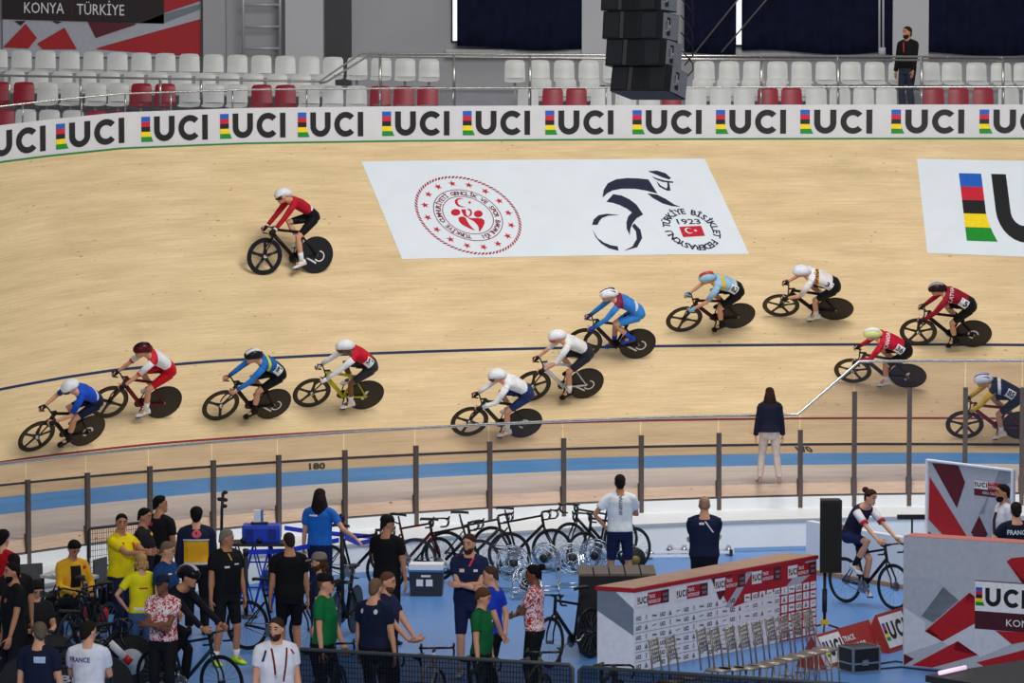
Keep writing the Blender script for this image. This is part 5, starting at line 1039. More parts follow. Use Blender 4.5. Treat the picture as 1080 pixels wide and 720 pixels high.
# ---- row of steel chairs in front of the counter
def chair_parts():
    if 'chair' in MC: return MC['chair']
    bkm = MB()
    for s_ in (-1, 1): bkm.tube([(-.17, s_*.135, .44), (-.20, s_*.135, .70), (-.24, s_*.13, .94)], .011, 6)
    for i in range(6): z = .66+.05*i; bkm.tube([(-.195-.16*(z-.66), -.135, z), (-.195-.16*(z-.66), .135, z)], .009, 5)
    for i in range(5): y = -.10+.05*i; bkm.tube([(-.195, y, .66), (-.237, y, .92)], .006, 5)
    st = MB(); rr = []
    for z, k in ((.425, .98), (.44, 1.0), (.452, .97)): rr.append([V((.155*k*math.copysign(abs(cos(a))**.7, cos(a)), .145*k*math.copysign(abs(sin(a))**.7, sin(a)), z)) for a in [2*pi*j/20 for j in range(20)]])
    st.loft(rr)
    lg = []
    for sx in (-1, 1):
        for sy in (-1, 1): q = MB(); q.tube([(sx*.13, sy*.125, .43), (sx*.16, sy*.135, .0)], .010, 6); lg.append(q.mesh('leg'))
    br = MB()
    for sy in (-1, 1): br.tube([(-.145, sy*.13, .2), (.145, sy*.13, .2)], .006, 5)
    br.tube([(.145, -.13, .26), (.145, .13, .26)], .006, 5)
    MC['chair'] = (bkm.mesh('backrest'), st.mesh('seat'), lg, br.mesh('stretcher')); return MC['chair']
CHM = mat('chair_champagne_steel', (158, 148, 138), .35, .6)
bt = [(688.5, 672), (706, 669), (738.6, 661), (752.7, 660), (768.5, 659), (783, 657), (797, 654), (811, 650), (825, 647), (838, 644), (851, 641)]
nm = ['leftmost of the row', 'second from the left end', 'first one right of the gap in the row', None, None, None, None, None, None, 'next to last before the loudspeaker stand', 'rightmost, beside the loudspeaker stand']
fa = atan2(-bk.y, -bk.x)
for i, (x, y) in enumerate(bt):
    p = onz(x, y, .95)+V((cos(fa), sin(fa), 0))*.24; e = empty('metal_chair', (p.x, p.y, 0), fa, 'champagne coloured steel chair before the counter, '+(nm[i] or 'in the middle of the row'), 'chair', None if nm[i] else 'steel chairs in the middle of the row')
    c = chair_parts(); link('backrest', c[0], CHM, e); link('seat', c[1], CHM, e); link('stretcher', c[3], CHM, e); [link('leg', g, CHM, e) for g in c[2]]
# ---- printed walls on the right
def wall_print(P, cor, th, bkv, label, shapes, Wd, Hd, extra=None):
    a, b, c, d = cor; e = empty('printed_wall', gnd((d+c)/2), 0, label, 'display wall'); L = e.location.copy(); build('panel', own(quadmesh(a, b, c, d, th, bkv), L), PGREY, e); return e, L
a = onz(953, 565, 1.7); b0 = onz(1080, 573, 1.7); dr_ = (b0-a); b = a+dr_*1.5; nb = V((-dr_.y, dr_.x, 0)).normalized()
e, L = wall_print(None, (a, b, gnd(b), gnd(a)), .35, nb, 'large printed wall with red shards and big lettered logo at lower right', None, 0, 0)
W3 = (b-a).length; q0 = quadfn(a, b, gnd(b), gnd(a), W3, 1.7, .003)
m = MB(); t_ = 1.703; m.add([gnd(a, t_), gnd(b, t_), gnd(b+nb*.35, t_), gnd(a+nb*.35, t_)], [(0, 1, 2, 3)]); build('top_edge', own(m, L), mat('edge_salmon', (214, 120, 110)), e)
def pw(x, y):   # zoom-pixel helper: photo pixel -> panel coordinates
    d = ray(x, y); t = (a-V((0, 0, CAMZ))).dot(nb)/d.dot(nb); P = d*t+V((0, 0, CAMZ)); return ((P-a).dot(dr_.normalized()), P.z)
def l3(k): return lambda x, y: q0(x, y)-nb*(.002*k)
def z8(x, y): return pw(950+x/6, 590+y/6)
m = MB()
for pts, mi in (([(205, 112), (368, 258), (205, 398), (20, 296), (20, 110)], 11), ([(270, 172), (368, 258), (205, 398), (130, 358)], 4), ([(20, 300), (155, 395), (155, 450), (262, 518), (20, 600)], 5),
                ([(435, 208), (470, 240), (475, 400), (265, 518), (152, 452)], 0), ([(152, 452), (265, 518), (258, 500), (190, 440)], 1), ([(435, 208), (478, 240), (476, 300), (400, 270)], 1), ([(262, 518), (475, 402), (600, 450), (700, 535), (500, 620), (490, 605), (365, 515), (300, 545)], 5),
                ([(360, 515), (490, 602), (300, 655), (200, 682), (70, 668)], 0), ([(360, 515), (490, 602), (430, 618), (330, 560)], 1), ([(20, 595), (85, 628), (20, 668)], 1), ([(600, 450), (800, 460), (800, 515), (705, 535)], 0), ([(480, 650), (790, 568), (790, 640), (540, 682)], 0),
                ([(670, 12), (700, -10), (800, -20), (800, 180), (770, 150)], 0), ([(700, 40), (800, 150), (800, 190), (770, 150)], 1)):
    poly(m, [z8(*p) for p in pts], l3(0), mi)
x0, y1_ = z8(472, 128); _, y0_ = z8(472, 322); bx1 = x0+1.75; poly(m, [(x0, y0_), (bx1, y0_), (bx1, y1_), (x0, y1_)], l3(1), 3); poly(m, [(x0, y1_-.012), (bx1, y1_-.012), (bx1, y1_), (x0, y1_)], l3(2), 6)
_, ym = z8(472, 436); poly(m, [(x0, ym), (bx1, ym), (bx1, y0_), (x0, y0_)], l3(1), 2)
uci(m, l3(2), x0+.01, z8(472, 288)[1], z8(472, 172)[1]-z8(472, 288)[1], 1.0, (6, 7, 8, 6, 9, 10))
xk, yk = z8(668, 420); text(m, 'KONYA', l3(2), xk, yk, .09, w=.5, mi=3); text(m, 'TÜRKİYE', l3(2), xk+.6, yk, .09, w=.6, mi=3)
build('print', own(m, L), [PRED, PMAR, mat('print_wine', (72, 16, 34)), PWH, mat('print_steel_grey', (140, 150, 162)), mat('print_pale_blue', (206, 210, 220)), U_[0], U_[1], U_[2], U_[4], U_[5], mat('print_mid_grey', (172, 179, 190))], e)
# the one behind
a2 = onz(978, 485, 1.95); b2_ = onz(1068, 496, 1.95); d2 = b2_-a2; nb2 = V((-d2.y, d2.x, 0)).normalized()
e, L = wall_print(None, (a2, b2_, gnd(b2_), gnd(a2)), .06, nb2, 'smaller printed wall with white frame and dark red shards behind the large one', None, 0, 0)
W4 = d2.length; q4 = quadfn(a2, b2_, gnd(b2_), gnd(a2), W4, 1.95, .003)
def p4(x, y): X, Y = 960+x/7.2, 480+y/7.2; d = ray(X, Y); t = (a2-V((0, 0, CAMZ))).dot(nb2)/d.dot(nb2); P = d*t+V((0, 0, CAMZ)); return ((P-a2).dot(d2.normalized()), P.z)
def l4(k): return lambda x, y: q4(x, y)-nb2*(.002*k)
m = MB()
for pts, mi in (([(165, 58), (365, 75), (418, 205), (355, 400)], 1), ([(148, 160), (440, 628), (265, 622), (140, 485)], 0), ([(525, 458), (590, 600), (560, 635), (490, 630), (462, 585)], 1), ([(140, 575), (180, 612), (140, 615)], 1), ([(680, 105), (765, 112), (765, 200), (600, 300), (560, 440), (520, 450), (620, 250)], 2)):
    poly(m, [p4(*p) for p in pts], l4(0), mi)
xa, ya = p4(488, 190); xb, yb = p4(590, 262); xc = xa+.62; _, yc = p4(488, 300)
poly(m, [(xa, yb), (xb, yb), (xb, ya), (xa, ya)], l4(1), 3); poly(m, [(xb, yb), (xc, yb), (xc, ya), (xb, ya)], l4(1), 0); poly(m, [(xa, yc), (xc, yc), (xc, yb), (xa, yb)], l4(1), 1)
uci(m, l4(2), xa+.01, yb+.03, (ya-yb)*.6, (xb-xa-.02)/((ya-yb)*.6*2.87), (4, 5, 6, 4, 7, 8)); text(m, 'TRACK', l4(2), xb+.02, yb+.085, .04, w=.12, mi=3); text(m, 'NATIONS CUP', l4(2), xb+.02, yb+.025, .04, w=.26, mi=3); text(m, 'KONYA  TÜRKİYE', l4(2), xa+.18, yc+.03, .04, w=.30, mi=3)
build('print', own(m, L), [PRED, PMAR, mat('print_steel_grey', (140, 150, 162)), PWH, U_[0], U_[1], U_[2], U_[4], U_[5]], e)
m = MB(); 
for P_, Q_ in ((a2, b2_), (gnd(a2), a2), (gnd(b2_), b2_)): m.tube([P_-nb2*.01, Q_-nb2*.01], .022, 6)
build('frame', own(m, L), PWH, e)
# ---- loudspeaker on a stand, keyboard-like stand behind
p = onz(869.5, 668, 0); e = tagged('speaker_stand', 'black loudspeaker stand with yellow clamp beside the printed counter', 'stand', p); m = MB(); m.tube([(0, 0, .12), (0, 0, .85)], .022, 8); build('pole', m, BLKM, e, True)
m = MB(); m.tube([(0, 0, .30), (0, 0, .62)], .035, 10); build('collar', m, BLKM, e, True); m = MB(); m.box((0, 0, .16), (.10, .08, .08)); build('yellow_clamp', m, mat('clamp_yellow', (220, 180, 30)), e)
for k in range(3): m = MB(); q = 2*pi*k/3+.4; m.tube([(0, 0, .14), (.36*cos(q), .36*sin(q), .012)], .013, 6); build('leg', m, BLKM, e, True)
e2 = tagged('column_loudspeaker', 'tall black column loudspeaker raised on its stand beside the counter', 'loudspeaker', V((p.x+.07, p.y, .86))); m = MB(); m.prism([(-.15, -.14), (.15, -.14), (.13, .14), (-.13, .14)], 0, 1.0, lambda v: V(v)); build('cabinet', m, mat('speaker_black', (20, 20, 22)), e2)
m = MB(); m.box((0, -.145, .5), (.27, .012, .94)); build('grille', m, mat('speaker_grille_dark', (14, 14, 15), .7, var=.3, scale=120), e2)
p = onz(960, 640, 0); m = MB(); m.tube([(0, 0, .0), (0, 0, 1.42)], .014, 8); p = V((ony(962, 545, 58.2).x, 58.2, 0)); e = tagged('lamp_bar_stand', 'slim black stand with a short horizontal bar left of the rear printed wall', 'stand', p)
zt = ony(962, 545, 58.2).z; m = MB(); m.tube([(0, 0, .02), (0, 0, zt)], .016, 8); build('pole', m, BLKM, e, True); m = MB(); m.box((0, 0, zt), (.46, .07, .07)); build('bar', m, BLKM, e)
for k in range(3): m = MB(); q = 2*pi*k/3; m.tube([(0, 0, .3), (.3*cos(q), .3*sin(q), .012)], .01, 6); build('leg', m, BLKM, e, True)
# ---- ramp side wall and its rail
a = onz(850, 603.5, 0); b = onz(1000, 629, 0); m = MB(); d = (b-a).normalized(); nn = V((-d.y, d.x, 0)); m.add([a, b, b+nn*.12, a+nn*.12, gnd(a, .80), gnd(b, .76), gnd(b, .76)+nn*.12, gnd(a, .80)+nn*.12], [(0, 1, 5, 4), (1, 2, 6, 5), (2, 3, 7, 6), (3, 0, 4, 7), (4, 5, 6, 7)])
struct('wall_ramp', m, WHITE_W); m = MB(); m.box(((a+b)/2-nn*.015+V((0, 0, .03))), ((b-a).length, .02, .07), Matrix.Rotation(atan2(d.y, d.x), 3, 'Z')); struct('trim_9', m, mat('skirting_wood', (176, 136, 104)))
p0 = ony(874, 548, 57.5); p1_ = ony(906, 562.5, 55.8); m = MB(); m.tube([p0, p1_], .03, 8); e = tagged('ramp_handrail', 'short sloping brown handrail on the white ramp wall behind the infield rider', 'handrail', gnd(p0)); build('rail_bar', own(m, gnd(p0)), mat('rail_brown', (150, 106, 70)), e, True)
for q in (p0, p1_): m = MB(); m.tube([q, gnd(q)], .015, 6); build('post', own(m, gnd(p0)), STL, e, True)
# ---- low printed wedges, flight case, cables
def wedge(bl_, br_, h, depth, label, lg):
    a, b = onz(*bl_), onz(*br_); d = (b-a).normalized(); n_ = V((-d.y, d.x, 0)); L = (a+b)/2; e = tagged('floor_banner', label, 'banner', L); W_ = (b-a).length; tp = V((0, 0, h))+n_*depth*.5
    m = MB(); m.add([a, b, b+tp, a+tp, b+n_*depth, a+n_*depth], [(0, 1, 2, 3), (3, 2, 4, 5), (0, 3, 5), (1, 4, 2), (0, 5, 4, 1)]); build('body', own(m, L), mat('print_brick', (166, 52, 48), .6), e)
    q = quadfn(a+tp, b+tp, b, a, W_, h, .006); q2 = lambda x, y: q(x, y)+V((0, -.004, .003)); m = MB(); lw = W_*lg[1]; x0 = W_*lg[0]; ch = h*.8
    poly(m, [(0, 0), (x0-.0, 0), (x0, h), (0, h)], q, 2) if x0 > .01 else None
    poly(m, [(x0+.03, h*.12), (x0+lw, h*.12), (x0+lw, h*.92), (x0+.03, h*.92)], q, 0); uci(m, q2, x0+.06, h*.3, h*.45, (lw-.10)/(h*.45*2.87), (1, 3, 4, 1, 5, 6)); text(m, 'TRACK', q2, x0+lw+.03, h*.58, h*.16, w=lw*.55, mi=0, bold=.02); text(m, 'NATIONS CUP', q2, x0+lw+.03, h*.32, h*.16, w=lw*.9, mi=0, bold=.02)
    poly(m, [(W_*.86, 0), (W_*.93, 0), (W_*.99, h), (W_*.92, h)], q, 2); build('print', own(m, L), [PWH, U_[0], PGREY, U_[1], U_[2], U_[4], U_[5]], e)
wedge((872, 706), (937, 686), .42, .45, 'low brick red wedge banner on the floor behind the flight case', (.06, .34)); wedge((939, 689), (985, 674), .50, .45, 'low wedge banner with white logo field touching the large printed wall', (.0, .55))
p = onz(906, 707, 0); e = tagged('flight_case', 'small black flight case with silver edges on the blue floor', 'case', p, rz=R(28)); m = MB(); m.box((0, 0, .165), (.40, .34, .31)); build('body', m, mat('case_black', (30, 30, 33), .4), e)
m = MB()
for sx in (-1, 1):
    for sy in (-1, 1): m.box((sx*.2, sy*.17, .165), (.025, .025, .33))
for z in (.01, .12, .32):
    for s_ in (-1, 1): m.box((0, s_*.172, z), (.40, .012, .022)); m.box((s_*.202, 0, z), (.012, .34, .022))
build('edging', m, mat('case_silver', (170, 170, 172), .3, .8), e); m = MB(); m.box((-.02, -.18, .13), (.09, .014, .07)); build('latch', m, mat('case_silver', (170, 170, 172)), e)
CAB = mat('cable_black', (28, 28, 32), .6)
for k, (pts, nm_) in enumerate((([(925, 700), (945, 697), (965, 700), (990, 702)], 'upper'), ([(928, 705), (950, 703), (975, 706), (1000, 708)], 'lower'))):
    P = [onz(x, y, .012) for x, y in pts]; m = MB(); m.tube(P, .011, 6); tagged('cable', '%s of two black cables running from the flight case to the stage' % nm_, 'cable', gnd(P[0]), m, CAB, smooth=True)
P = [onz(x, y, .012) for x, y in ((868, 672), (882, 682), (878, 692), (889, 700), (884, 708))]; m = MB(); m.tube(P, .012, 6); tagged('cable', 'loose white cable lying by the foot of the loudspeaker stand', 'cable', gnd(P[0]), m, mat('cable_white', (220, 220, 224)), smooth=True)
# ---- black stage corner with light tube
a = onz(976, 712, .42); b = onz(1080, 695.5, .42); d = (b-a).normalized(); b = a+d*3; n_ = V((d.y, -d.x, 0)); m = MB(); m.prism([(v.x, v.y) for v in (a, b, b+n_*2.2, a+n_*2.2)], .34, .42); e = tagged('stage_deck', 'corner of a low black stage deck at the bottom right', 'stage', gnd((a+b)/2)); build('deck', own(m, e.location.copy()), mat('stage_black', (46, 46, 48), .6), e)
for q in (a+d*.08+n_*.06, b-d*.1+n_*.06, a+n_*2.1+d*.08): m = MB(); m.box(gnd(q, .17), (.06, .06, .34)); build('leg', own(m, e.location.copy()), DKM, e)
a_ = onz(991, 709.5, .47); b_ = onz(1018, 703.5, .47); m = MB(); m.tube([a_, b_], .028, 10); tagged('light_tube', 'short glowing pinkish light tube lying on the stage edge', 'lamp', V(((a_+b_)/2).xy.to_3d())+V((0, 0, .42)), m, mat('tube_glow', (226, 196, 224), .4, emit=.9), smooth=True)
# ---- pedestal fans by the wall
FW = mat('fan_wire', (190, 200, 210), .25, .9); FB = glassmat('fan_blade_clear', (.72, .82, .92), .25)
def fan(x, y, r, yaw, tilt, label, zc=.42):
    p = onz(x, y, zc); e = tagged('floor_fan', label, 'fan', gnd(p)); M_ = Matrix.Rotation(R(yaw), 3, 'Z') @ Matrix.Rotation(R(tilt), 3, 'X'); c = V((0, 0, zc)); T = lambda v: c+M_ @ V(v)
    m = MB(); ax = M_ @ V((0, 1, 0))
    for yy, rs in ((-.07, (r*.3, r*.62, r*.9)), (.07, (r*.4, r*.75, r*.9)), (0, (r,))):
        for q in rs: m.torus(T((0, yy, 0)), ax, q, .006, 28, 4)
    for k in range(16):
        q = 2*pi*k/16; m.tube([T((.05*cos(q), -.09, .05*sin(q))), T((r*.7*cos(q), -.075, r*.7*sin(q))), T((r*cos(q), 0, r*sin(q))), T((r*.7*cos(q), .075, r*.7*sin(q))), T((.08*cos(q), .08, .08*sin(q)))], .003, 4)
    build('guard', m, FW, e, True); m = MB()
    for k in range(5):
        q = 2*pi*k/5; A_ = [T((rr*cos(q-.3), -.02, rr*sin(q-.3))) for rr in (.05, r*.5, r*.88)]; B_ = [T((rr*cos(q+.35), .025, rr*sin(q+.35))) for rr in (.05, r*.55, r*.85)]; m.add(A_+B_, [(0, 1, 4, 3), (1, 2, 5, 4)])
    build('blades', m, FB, e, True); m = MB(); m.tube([T((0, -.10, 0)), T((0, -.09, 0)), T((0, .14, 0)), T((0, .15, 0))], [.03, .06, .07, .04], 12); build('motor', m, BLKM, e, True)
    m = MB()
    for s_ in (-1, 1): m.tube([T((s_*(r+.02), 0, 0)), V((s_*.22, .02, .14)), V((s_*.2, -.22, .02)), V((s_*.2, .22, .02))], .011, 6)
    m.tube([(-.2, -.22, .02), (.2, -.22, .02)], .011, 6); m.tube([(-.2, .22, .02), (.2, .22, .02)], .011, 6); build('stand', m, FW, e, True)
fan(541, 594, .27, 15, -12, 'large chrome floor fan leftmost of the four by the parked bikes'); fan(575, 588, .23, -20, 5, 'chrome floor fan second from left, behind the person with the hair bun', .48); fan(603, 589, .24, 10, -20, 'chrome floor fan tilted up under the crowded handlebars'); fan(628, 585, .25, -15, 10, 'chrome floor fan rightmost, close to the white shirted man', .5)
fan(556, 612, .22, 30, -40, 'low chrome floor fan nearest the camera, tilted up behind the blue shirted man', .26)
# ---- cooler and bottle
p = onz(450, 627, 0); e = tagged('cool_box', 'dark blue cool box with white lid and white stickers on the floor', 'cooler', p, rz=R(-3)); m = MB(); m.loft([[V((x*k, y*k, z)) for x, y in ((-.25, -.17), (.25, -.17), (.25, .17), (-.25, .17))] for z, k in ((0, .93), (.36, 1))]); build('body', m, mat('cooler_navy', (38, 42, 52), .5), e)
m = MB(); m.box((0, 0, .375), (.52, .36, .03)); build('blue_band', m, mat('cooler_blue', (50, 120, 180)), e); m = MB(); m.box((0, 0, .43), (.50, .34, .08)); build('lid', m, PWH, e)
m = MB(); 
for x in (-.09, .05): m.box((x, -.172, .2), (.10, .006, .10))
m.box((0, -.173, .30), (.14, .006, .03)); build('sticker', m, PWH, e)
def bottle(x, y, z, label, c, capc, h=.2, r=.035):
    p = onz(x, y, z); m = MB(); m.tube([(0, 0, 0), (0, 0, h*.7), (0, 0, h*.85), (0, 0, h)], [r, r, r*.5, r*.45], 12); e = tag(build('bottle', m, mat('bottle_%d' % c[0], c, .25), None, True, loc=p), label, 'bottle'); m = MB(); m.tube([(0, 0, h*.98), (0, 0, h*1.1)], r*.5, 10); build('cap', m, cm(capc, .4), e, True)
bottle(460, 627, 0, 'clear bottle with pink cap standing before the cool box', (160, 170, 190), (200, 80, 110), .26, .04)
# ---- white table with things on it, chairs
zt = .74; p = [onz(42, 606, zt), onz(88, 612.5, zt), onz(104.5, 606, zt), onz(60, 600, zt)]; c = gnd((p[0]+p[2])/2); e = tagged('folding_table', 'pale grey folding table in front of the man in the yellow jacket', 'table', c); m = MB(); m.prism([(v.x, v.y) for v in p], zt-.04, zt); build('table_top', own(m, c), mat('table_grey', (196, 196, 194), .5), e)
for v in p: q = gnd(v).lerp(c, .12); m = MB(); m.tube([gnd(q, zt-.04), gnd(q)], .016, 6); build('leg', own(m, c), DKM, e, True)
for x, y, lb, cc in ((84, 606.5, 'white bottle left of the pair on the table', (232, 232, 234)), (90, 605, 'white bottle right of the pair on the table', (226, 228, 230))): bottle(x, y, zt, lb, cc, (220, 220, 224), .19)
p_ = onz(77, 608.5, zt); m = MB(); m.tube([(0, 0, 0), (0, 0, .10)], [.028, .036], 12); tag(build('cup', m, cm((150, 190, 60), .3), None, True, loc=p_), 'small green cup on the pale folding table', 'cup')
p_ = onz(64, 607, zt); m = MB(); m.box((0, 0, .012), (.22, .16, .02), Matrix.Rotation(.4, 3, 'Z')); tag(build('paper_stack', m, PWH, None, False, loc=p_), 'small white stack of papers on the folding table', 'papers')
def seatchair(x, y, yaw, label, c=(84, 84, 86)):
    p = onz(x, y, .86); e = tagged('folding_chair', label, 'chair', gnd(p), rz=R(yaw)); fm = cm(c, .6); m = MB(); m.loft([[V((-.2+.01*k, s_*.20, z)) for k, s_ in ((0, -1), (0, 1), (3, 1), (3, -1))] for z in (.50, .86)]); build('backrest', m, fm, e); m = MB(); m.box((.02, 0, .45), (.42, .42, .03)); build('seat', m, fm, e)
    for sx in (-1, 1):
        for sy in (-1, 1): m = MB(); m.tube([(sx*.18, sy*.19, .45), (sx*.2, sy*.2, 0)], .012, 6); build('leg', m, DKM, e, True)
seatchair(36, 596, -60, 'grey folding chair with wide backrest left of the man in the yellow jacket'); seatchair(93, 588, 160, 'grey folding chair with wide backrest right of the table bottles')
pf = onz(73, 567, 1.32); q = tagged('folding_chair', 'dark stool under the seated man in the yellow jacket', 'stool', gnd(pf)); m = MB(); m.box((0, 0, .43), (.38, .38, .04)); build('seat', m, BLKM, q)
for sx in (-1, 1):
    for sy in (-1, 1): m = MB(); m.tube([(sx*.15, sy*.15, .42), (sx*.17, sy*.17, 0)], .012, 6); build('leg', m, DKM, q, True)
q.name = 'stool'
# ---- crowd barriers
def barrier(a, b, h, label, mesh_c, rail_c, panel=False, nx=60, ny=14, alpha=None, name='crowd_barrier'):
    L = gnd((a+b)/2); e = tagged(name, label, 'barrier', L); d = (b-a); d.z = 0; W_ = d.length; d.normalize(); a = gnd(a); b = gnd(b); up = V((0, 0, 1)); m = MB()
    m.tube([a+up*.05, a+up*(h-.04), a+up*h+d*.04, b+up*h-d*.04, b+up*(h-.04), b+up*.05], .022, 8); m.tube([a+up*.12, b+up*.12], .018, 8); build('frame', own(m, L), rail_c, e, True)
    m = MB()
    if panel: m.add([a+up*.12, b+up*.12, b+up*h, a+up*h], [(0, 1, 2, 3)]); n_ = V((-d.y, d.x, 0))*.01; m.add([a+up*.12+n_, b+up*.12+n_, b+up*h+n_, a+up*h+n_], [(3, 2, 1, 0)]); build('panel', own(m, L), mesh_c, e)
    else:
        for i in range(1, nx): m.tube([a+d*(W_*i/nx)+up*.12, a+d*(W_*i/nx)+up*h], .0035, 4)
        for j in range(1, ny): m.tube([a+up*(.12+(h-.12)*j/ny), b+up*(.12+(h-.12)*j/ny)], .0035, 4)
        build('wire_mesh', own(m, L), mesh_c, e)
    n_ = V((-d.y, d.x, 0)); m = MB()
    for q in (a+d*.3, b-d*.3): m.tube([q+n_*.28+up*.02, q+up*.04, q-n_*.28+up*.02], .018, 6)
    build('foot', own(m, L), rail_c, e, True); return e, a, b, d
WM = mat('wire_black', (30, 30, 33), .5, .3); RG = mat('barrier_rail_grey', (70, 74, 76), .45, .3)
barrier(onz(93, 557.5, 1.1), onz(150, 551, 1.1), 1.1, 'black wire mesh barrier against the inner wall behind the yellow shirted man', WM, BLKM, nx=24, ny=12)
VEIL = glassmat('mesh_cloth', (.20, .20, .22), .03)
a, b = onz(314, 684, 1.1), onz(604, 701, 1.1)
e, a1, b1, d1 = barrier(a, b, 1.1, 'long black mesh barrier across the foreground with saddles showing behind it', WM, RG, nx=90, ny=16); m = MB(); m.add([a1+V((0, .03, .12)), b1+V((0, .03, .12)), b1+V((0, .03, 1.08)), a1+V((0, .03, 1.08))], [(0, 1, 2, 3)]); build('dark_cloth', own(m, e.location.copy()), VEIL, e)
a, b = onz(611, 703, 1.1), onz(900, 722, 1.1)
e, a1, b1, d1 = barrier(a, b, 1.1, 'black mesh barrier in the foreground running out below the printed counter', WM, RG, nx=90, ny=16); m = MB(); m.add([a1+V((0, .03, .12)), b1+V((0, .03, .12)), b1+V((0, .03, 1.08)), a1+V((0, .03, 1.08))], [(0, 1, 2, 3)]); build('dark_cloth', own(m, e.location.copy()), VEIL, e)
a, b = onz(50, 703, 1.0), onz(118, 702, 1.0)
e, a1, b1, d1 = barrier(a, b, 1.0, 'black barrier panel with faint white lettering at the bottom left', mat('panel_black', (24, 24, 27)), BLKM, panel=True); q = quadfn(a1+V((0, 0, 1)), b1+V((0, 0, 1)), b1, a1, (b1-a1).length, 1, .008); m = MB(); text(m, 'BEN', q, .14, .82, .08, w=.42, bold=.03); build('lettering', own(m, e.location.copy()), mat('print_grey', (196, 200, 208)), e)
# ---- retractable belt posts
def beltpost(x, y, h, label):
    p = onz(x, y, 0); e = tagged('belt_post', label, 'post', p); m = MB(); m.tube([(0, 0, 0), (0, 0, .02), (0, 0, .035)], [.17, .165, .05], 24); build('base', m, BLKM, e, True); m = MB(); m.tube([(0, 0, .02), (0, 0, h)], .032, 12); build('pole', m, BLKM, e, True); m = MB(); m.tube([(0, 0, h-.1), (0, 0, h)], .042, 12); build('belt_head', m, BLKM, e, True); return p
b1_ = beltpost(259.5, 651, .98, 'black belt post with round base in front of the scissor table'); b2_ = beltpost(361, 640, 1.35, 'black belt post beside the bright blue t-shirt person'); 
BB_ = mat('belt_blue', (28, 50, 190), .5)
def belt(pts, label):
    m = MB(); A_ = []; 
    for P in pts: A_.append([P+V((0, 0, -.035)), P+V((0, 0, .035)), P+V((0, .006, .035)), P+V((0, .006, -.035))])
    m.loft(A_); c = gnd(pts[0], pts[0].z); tagged('queue_belt', label, 'belt', c, m, BB_)
belt([b1_+V((.04, -.05, .94)), ony(300, 581, (b1_.y+b2_.y)/2), b2_+V((-.04, -.05, .98))], 'blue belt from the post by the scissor table to the second post'); belt([b2_+V((.04, -.05, 1.02)), ony(378, 573, b2_.y+.8), ony(396, 569, b2_.y+2)], 'blue belt running right from the second post')
Yb = 57.5; belt([ony(300, 556.5, Yb), ony(330, 561, Yb), ony(395, 566, Yb)], 'upper blue belt behind the parked bike and bright blue t-shirt')
e = beltpost(300.5, 618, .98, 'black belt post half hidden right behind the blue case') if False else None
# ---- blue case on scissor table
zt = 1.02; p = onz(276, 571, zt); c = gnd(p); e = tagged('scissor_table', 'folding table with black top and crossed blue legs', 'table', c); m = MB(); m.box((0, 0, zt-.02), (.84, .5, .04)); build('table_top', m, BLKM, e); BL_ = mat('tube_blue', (24, 70, 200), .35)
for sy in (-.2, .2):
    for k in range(3):
        x0 = -.36+.24*k
        for s_ in (-1, 1): m = MB(); m.tube([(x0+(.24 if s_ > 0 else 0), sy, zt-.05), (x0+.12, sy, zt*.5), (x0+(0 if s_ > 0 else .24), sy, .03)], .012, 6); build('leg', m, BL_, e, True)
m = MB(); m.tube([(.12, 0, 0), (.12, 0, zt-.04)], .03, 8); build('centre_post', m, BLKM, e, True); 
for q in ((0, .36), (.2, .7)): m = MB(); m.tube([(-.36, q[0], q[1]), (.36, q[0], q[1])], .012, 6); build('crossbar', m, BL_, e, True)
p = V((p.x, p.y, zt)); e = tagged('tool_case', 'bright blue moulded case with black latches on the scissor table', 'case', p); m = MB(); m.loft([[V((x*k, y*k, z)) for x, y in ((-.27, -.17), (-.25, -.19), (.25, -.19), (.27, -.17), (.27, .17), (-.27, .17))] for z, k in ((0, .95), (.03, 1), (.20, 1), (.25, .97))]); build('body', m, mat('case_blue', (22, 62, 190), .4), e)
for x in (-.16, .16): m = MB(); m.box((x, -.195, .13), (.11, .02, .15)); build('corner_panel', m, mat('case_deep_blue', (16, 40, 130), .4), e)
for x in (-.25, -.02): m = MB(); m.ell((x, -.18, .04), (.045, .03, .04)); build('latch', m, BLKM, e, True)
p2_ = p+V((-.03, 0, .25)); m = MB(); m.box((0, 0, .015), (.24, .12, .03)); tag(build('tool_tray', m, BLKM, None, False, loc=p2_), 'small black tray on top of the blue case', 'tray')
e = tag(empty('carton', p2_+V((-.0, 0, .03))), 'small white and blue carton standing on the blue case', 'box'); m = MB(); m.box((-.03, 0, .09), (.10, .09, .17)); build('body', m, PWH, e); m = MB(); m.box((.035, 0, .09), (.035, .088, .168)); build('blue_side', m, mat('cooler_blue', (50, 120, 180)), e)
# bicycle work stand pole
p = onz(233, 640, 0); p = V((ony(234, 540, 54.6).x, 54.6, 0)); zt = ony(236, 519, 54.6).z; e = tagged('repair_stand', 'black bicycle repair stand pole with clamp knobs rising behind the crowd', 'stand', p); m = MB(); m.tube([(-.03, 0, 0), (0, 0, zt-.25), (.02, 0, zt)], .022, 8); build('pole', m, BLKM, e, True)
for k, (dx, dz) in enumerate(((.05, .0), (-.03, -.10), (.05, -.11), (.04, -.20))): m = MB(); m.ell((dx, 0, zt+dz), (.04, .03, .03)); build('clamp_knob', m, BLKM, e, True)
for k in range(3): m = MB(); q = 2*pi*k/3; m.tube([(-.02, 0, .3), (.4*cos(q), .4*sin(q), .015)], .015, 6); build('leg', m, BLKM, e, True)
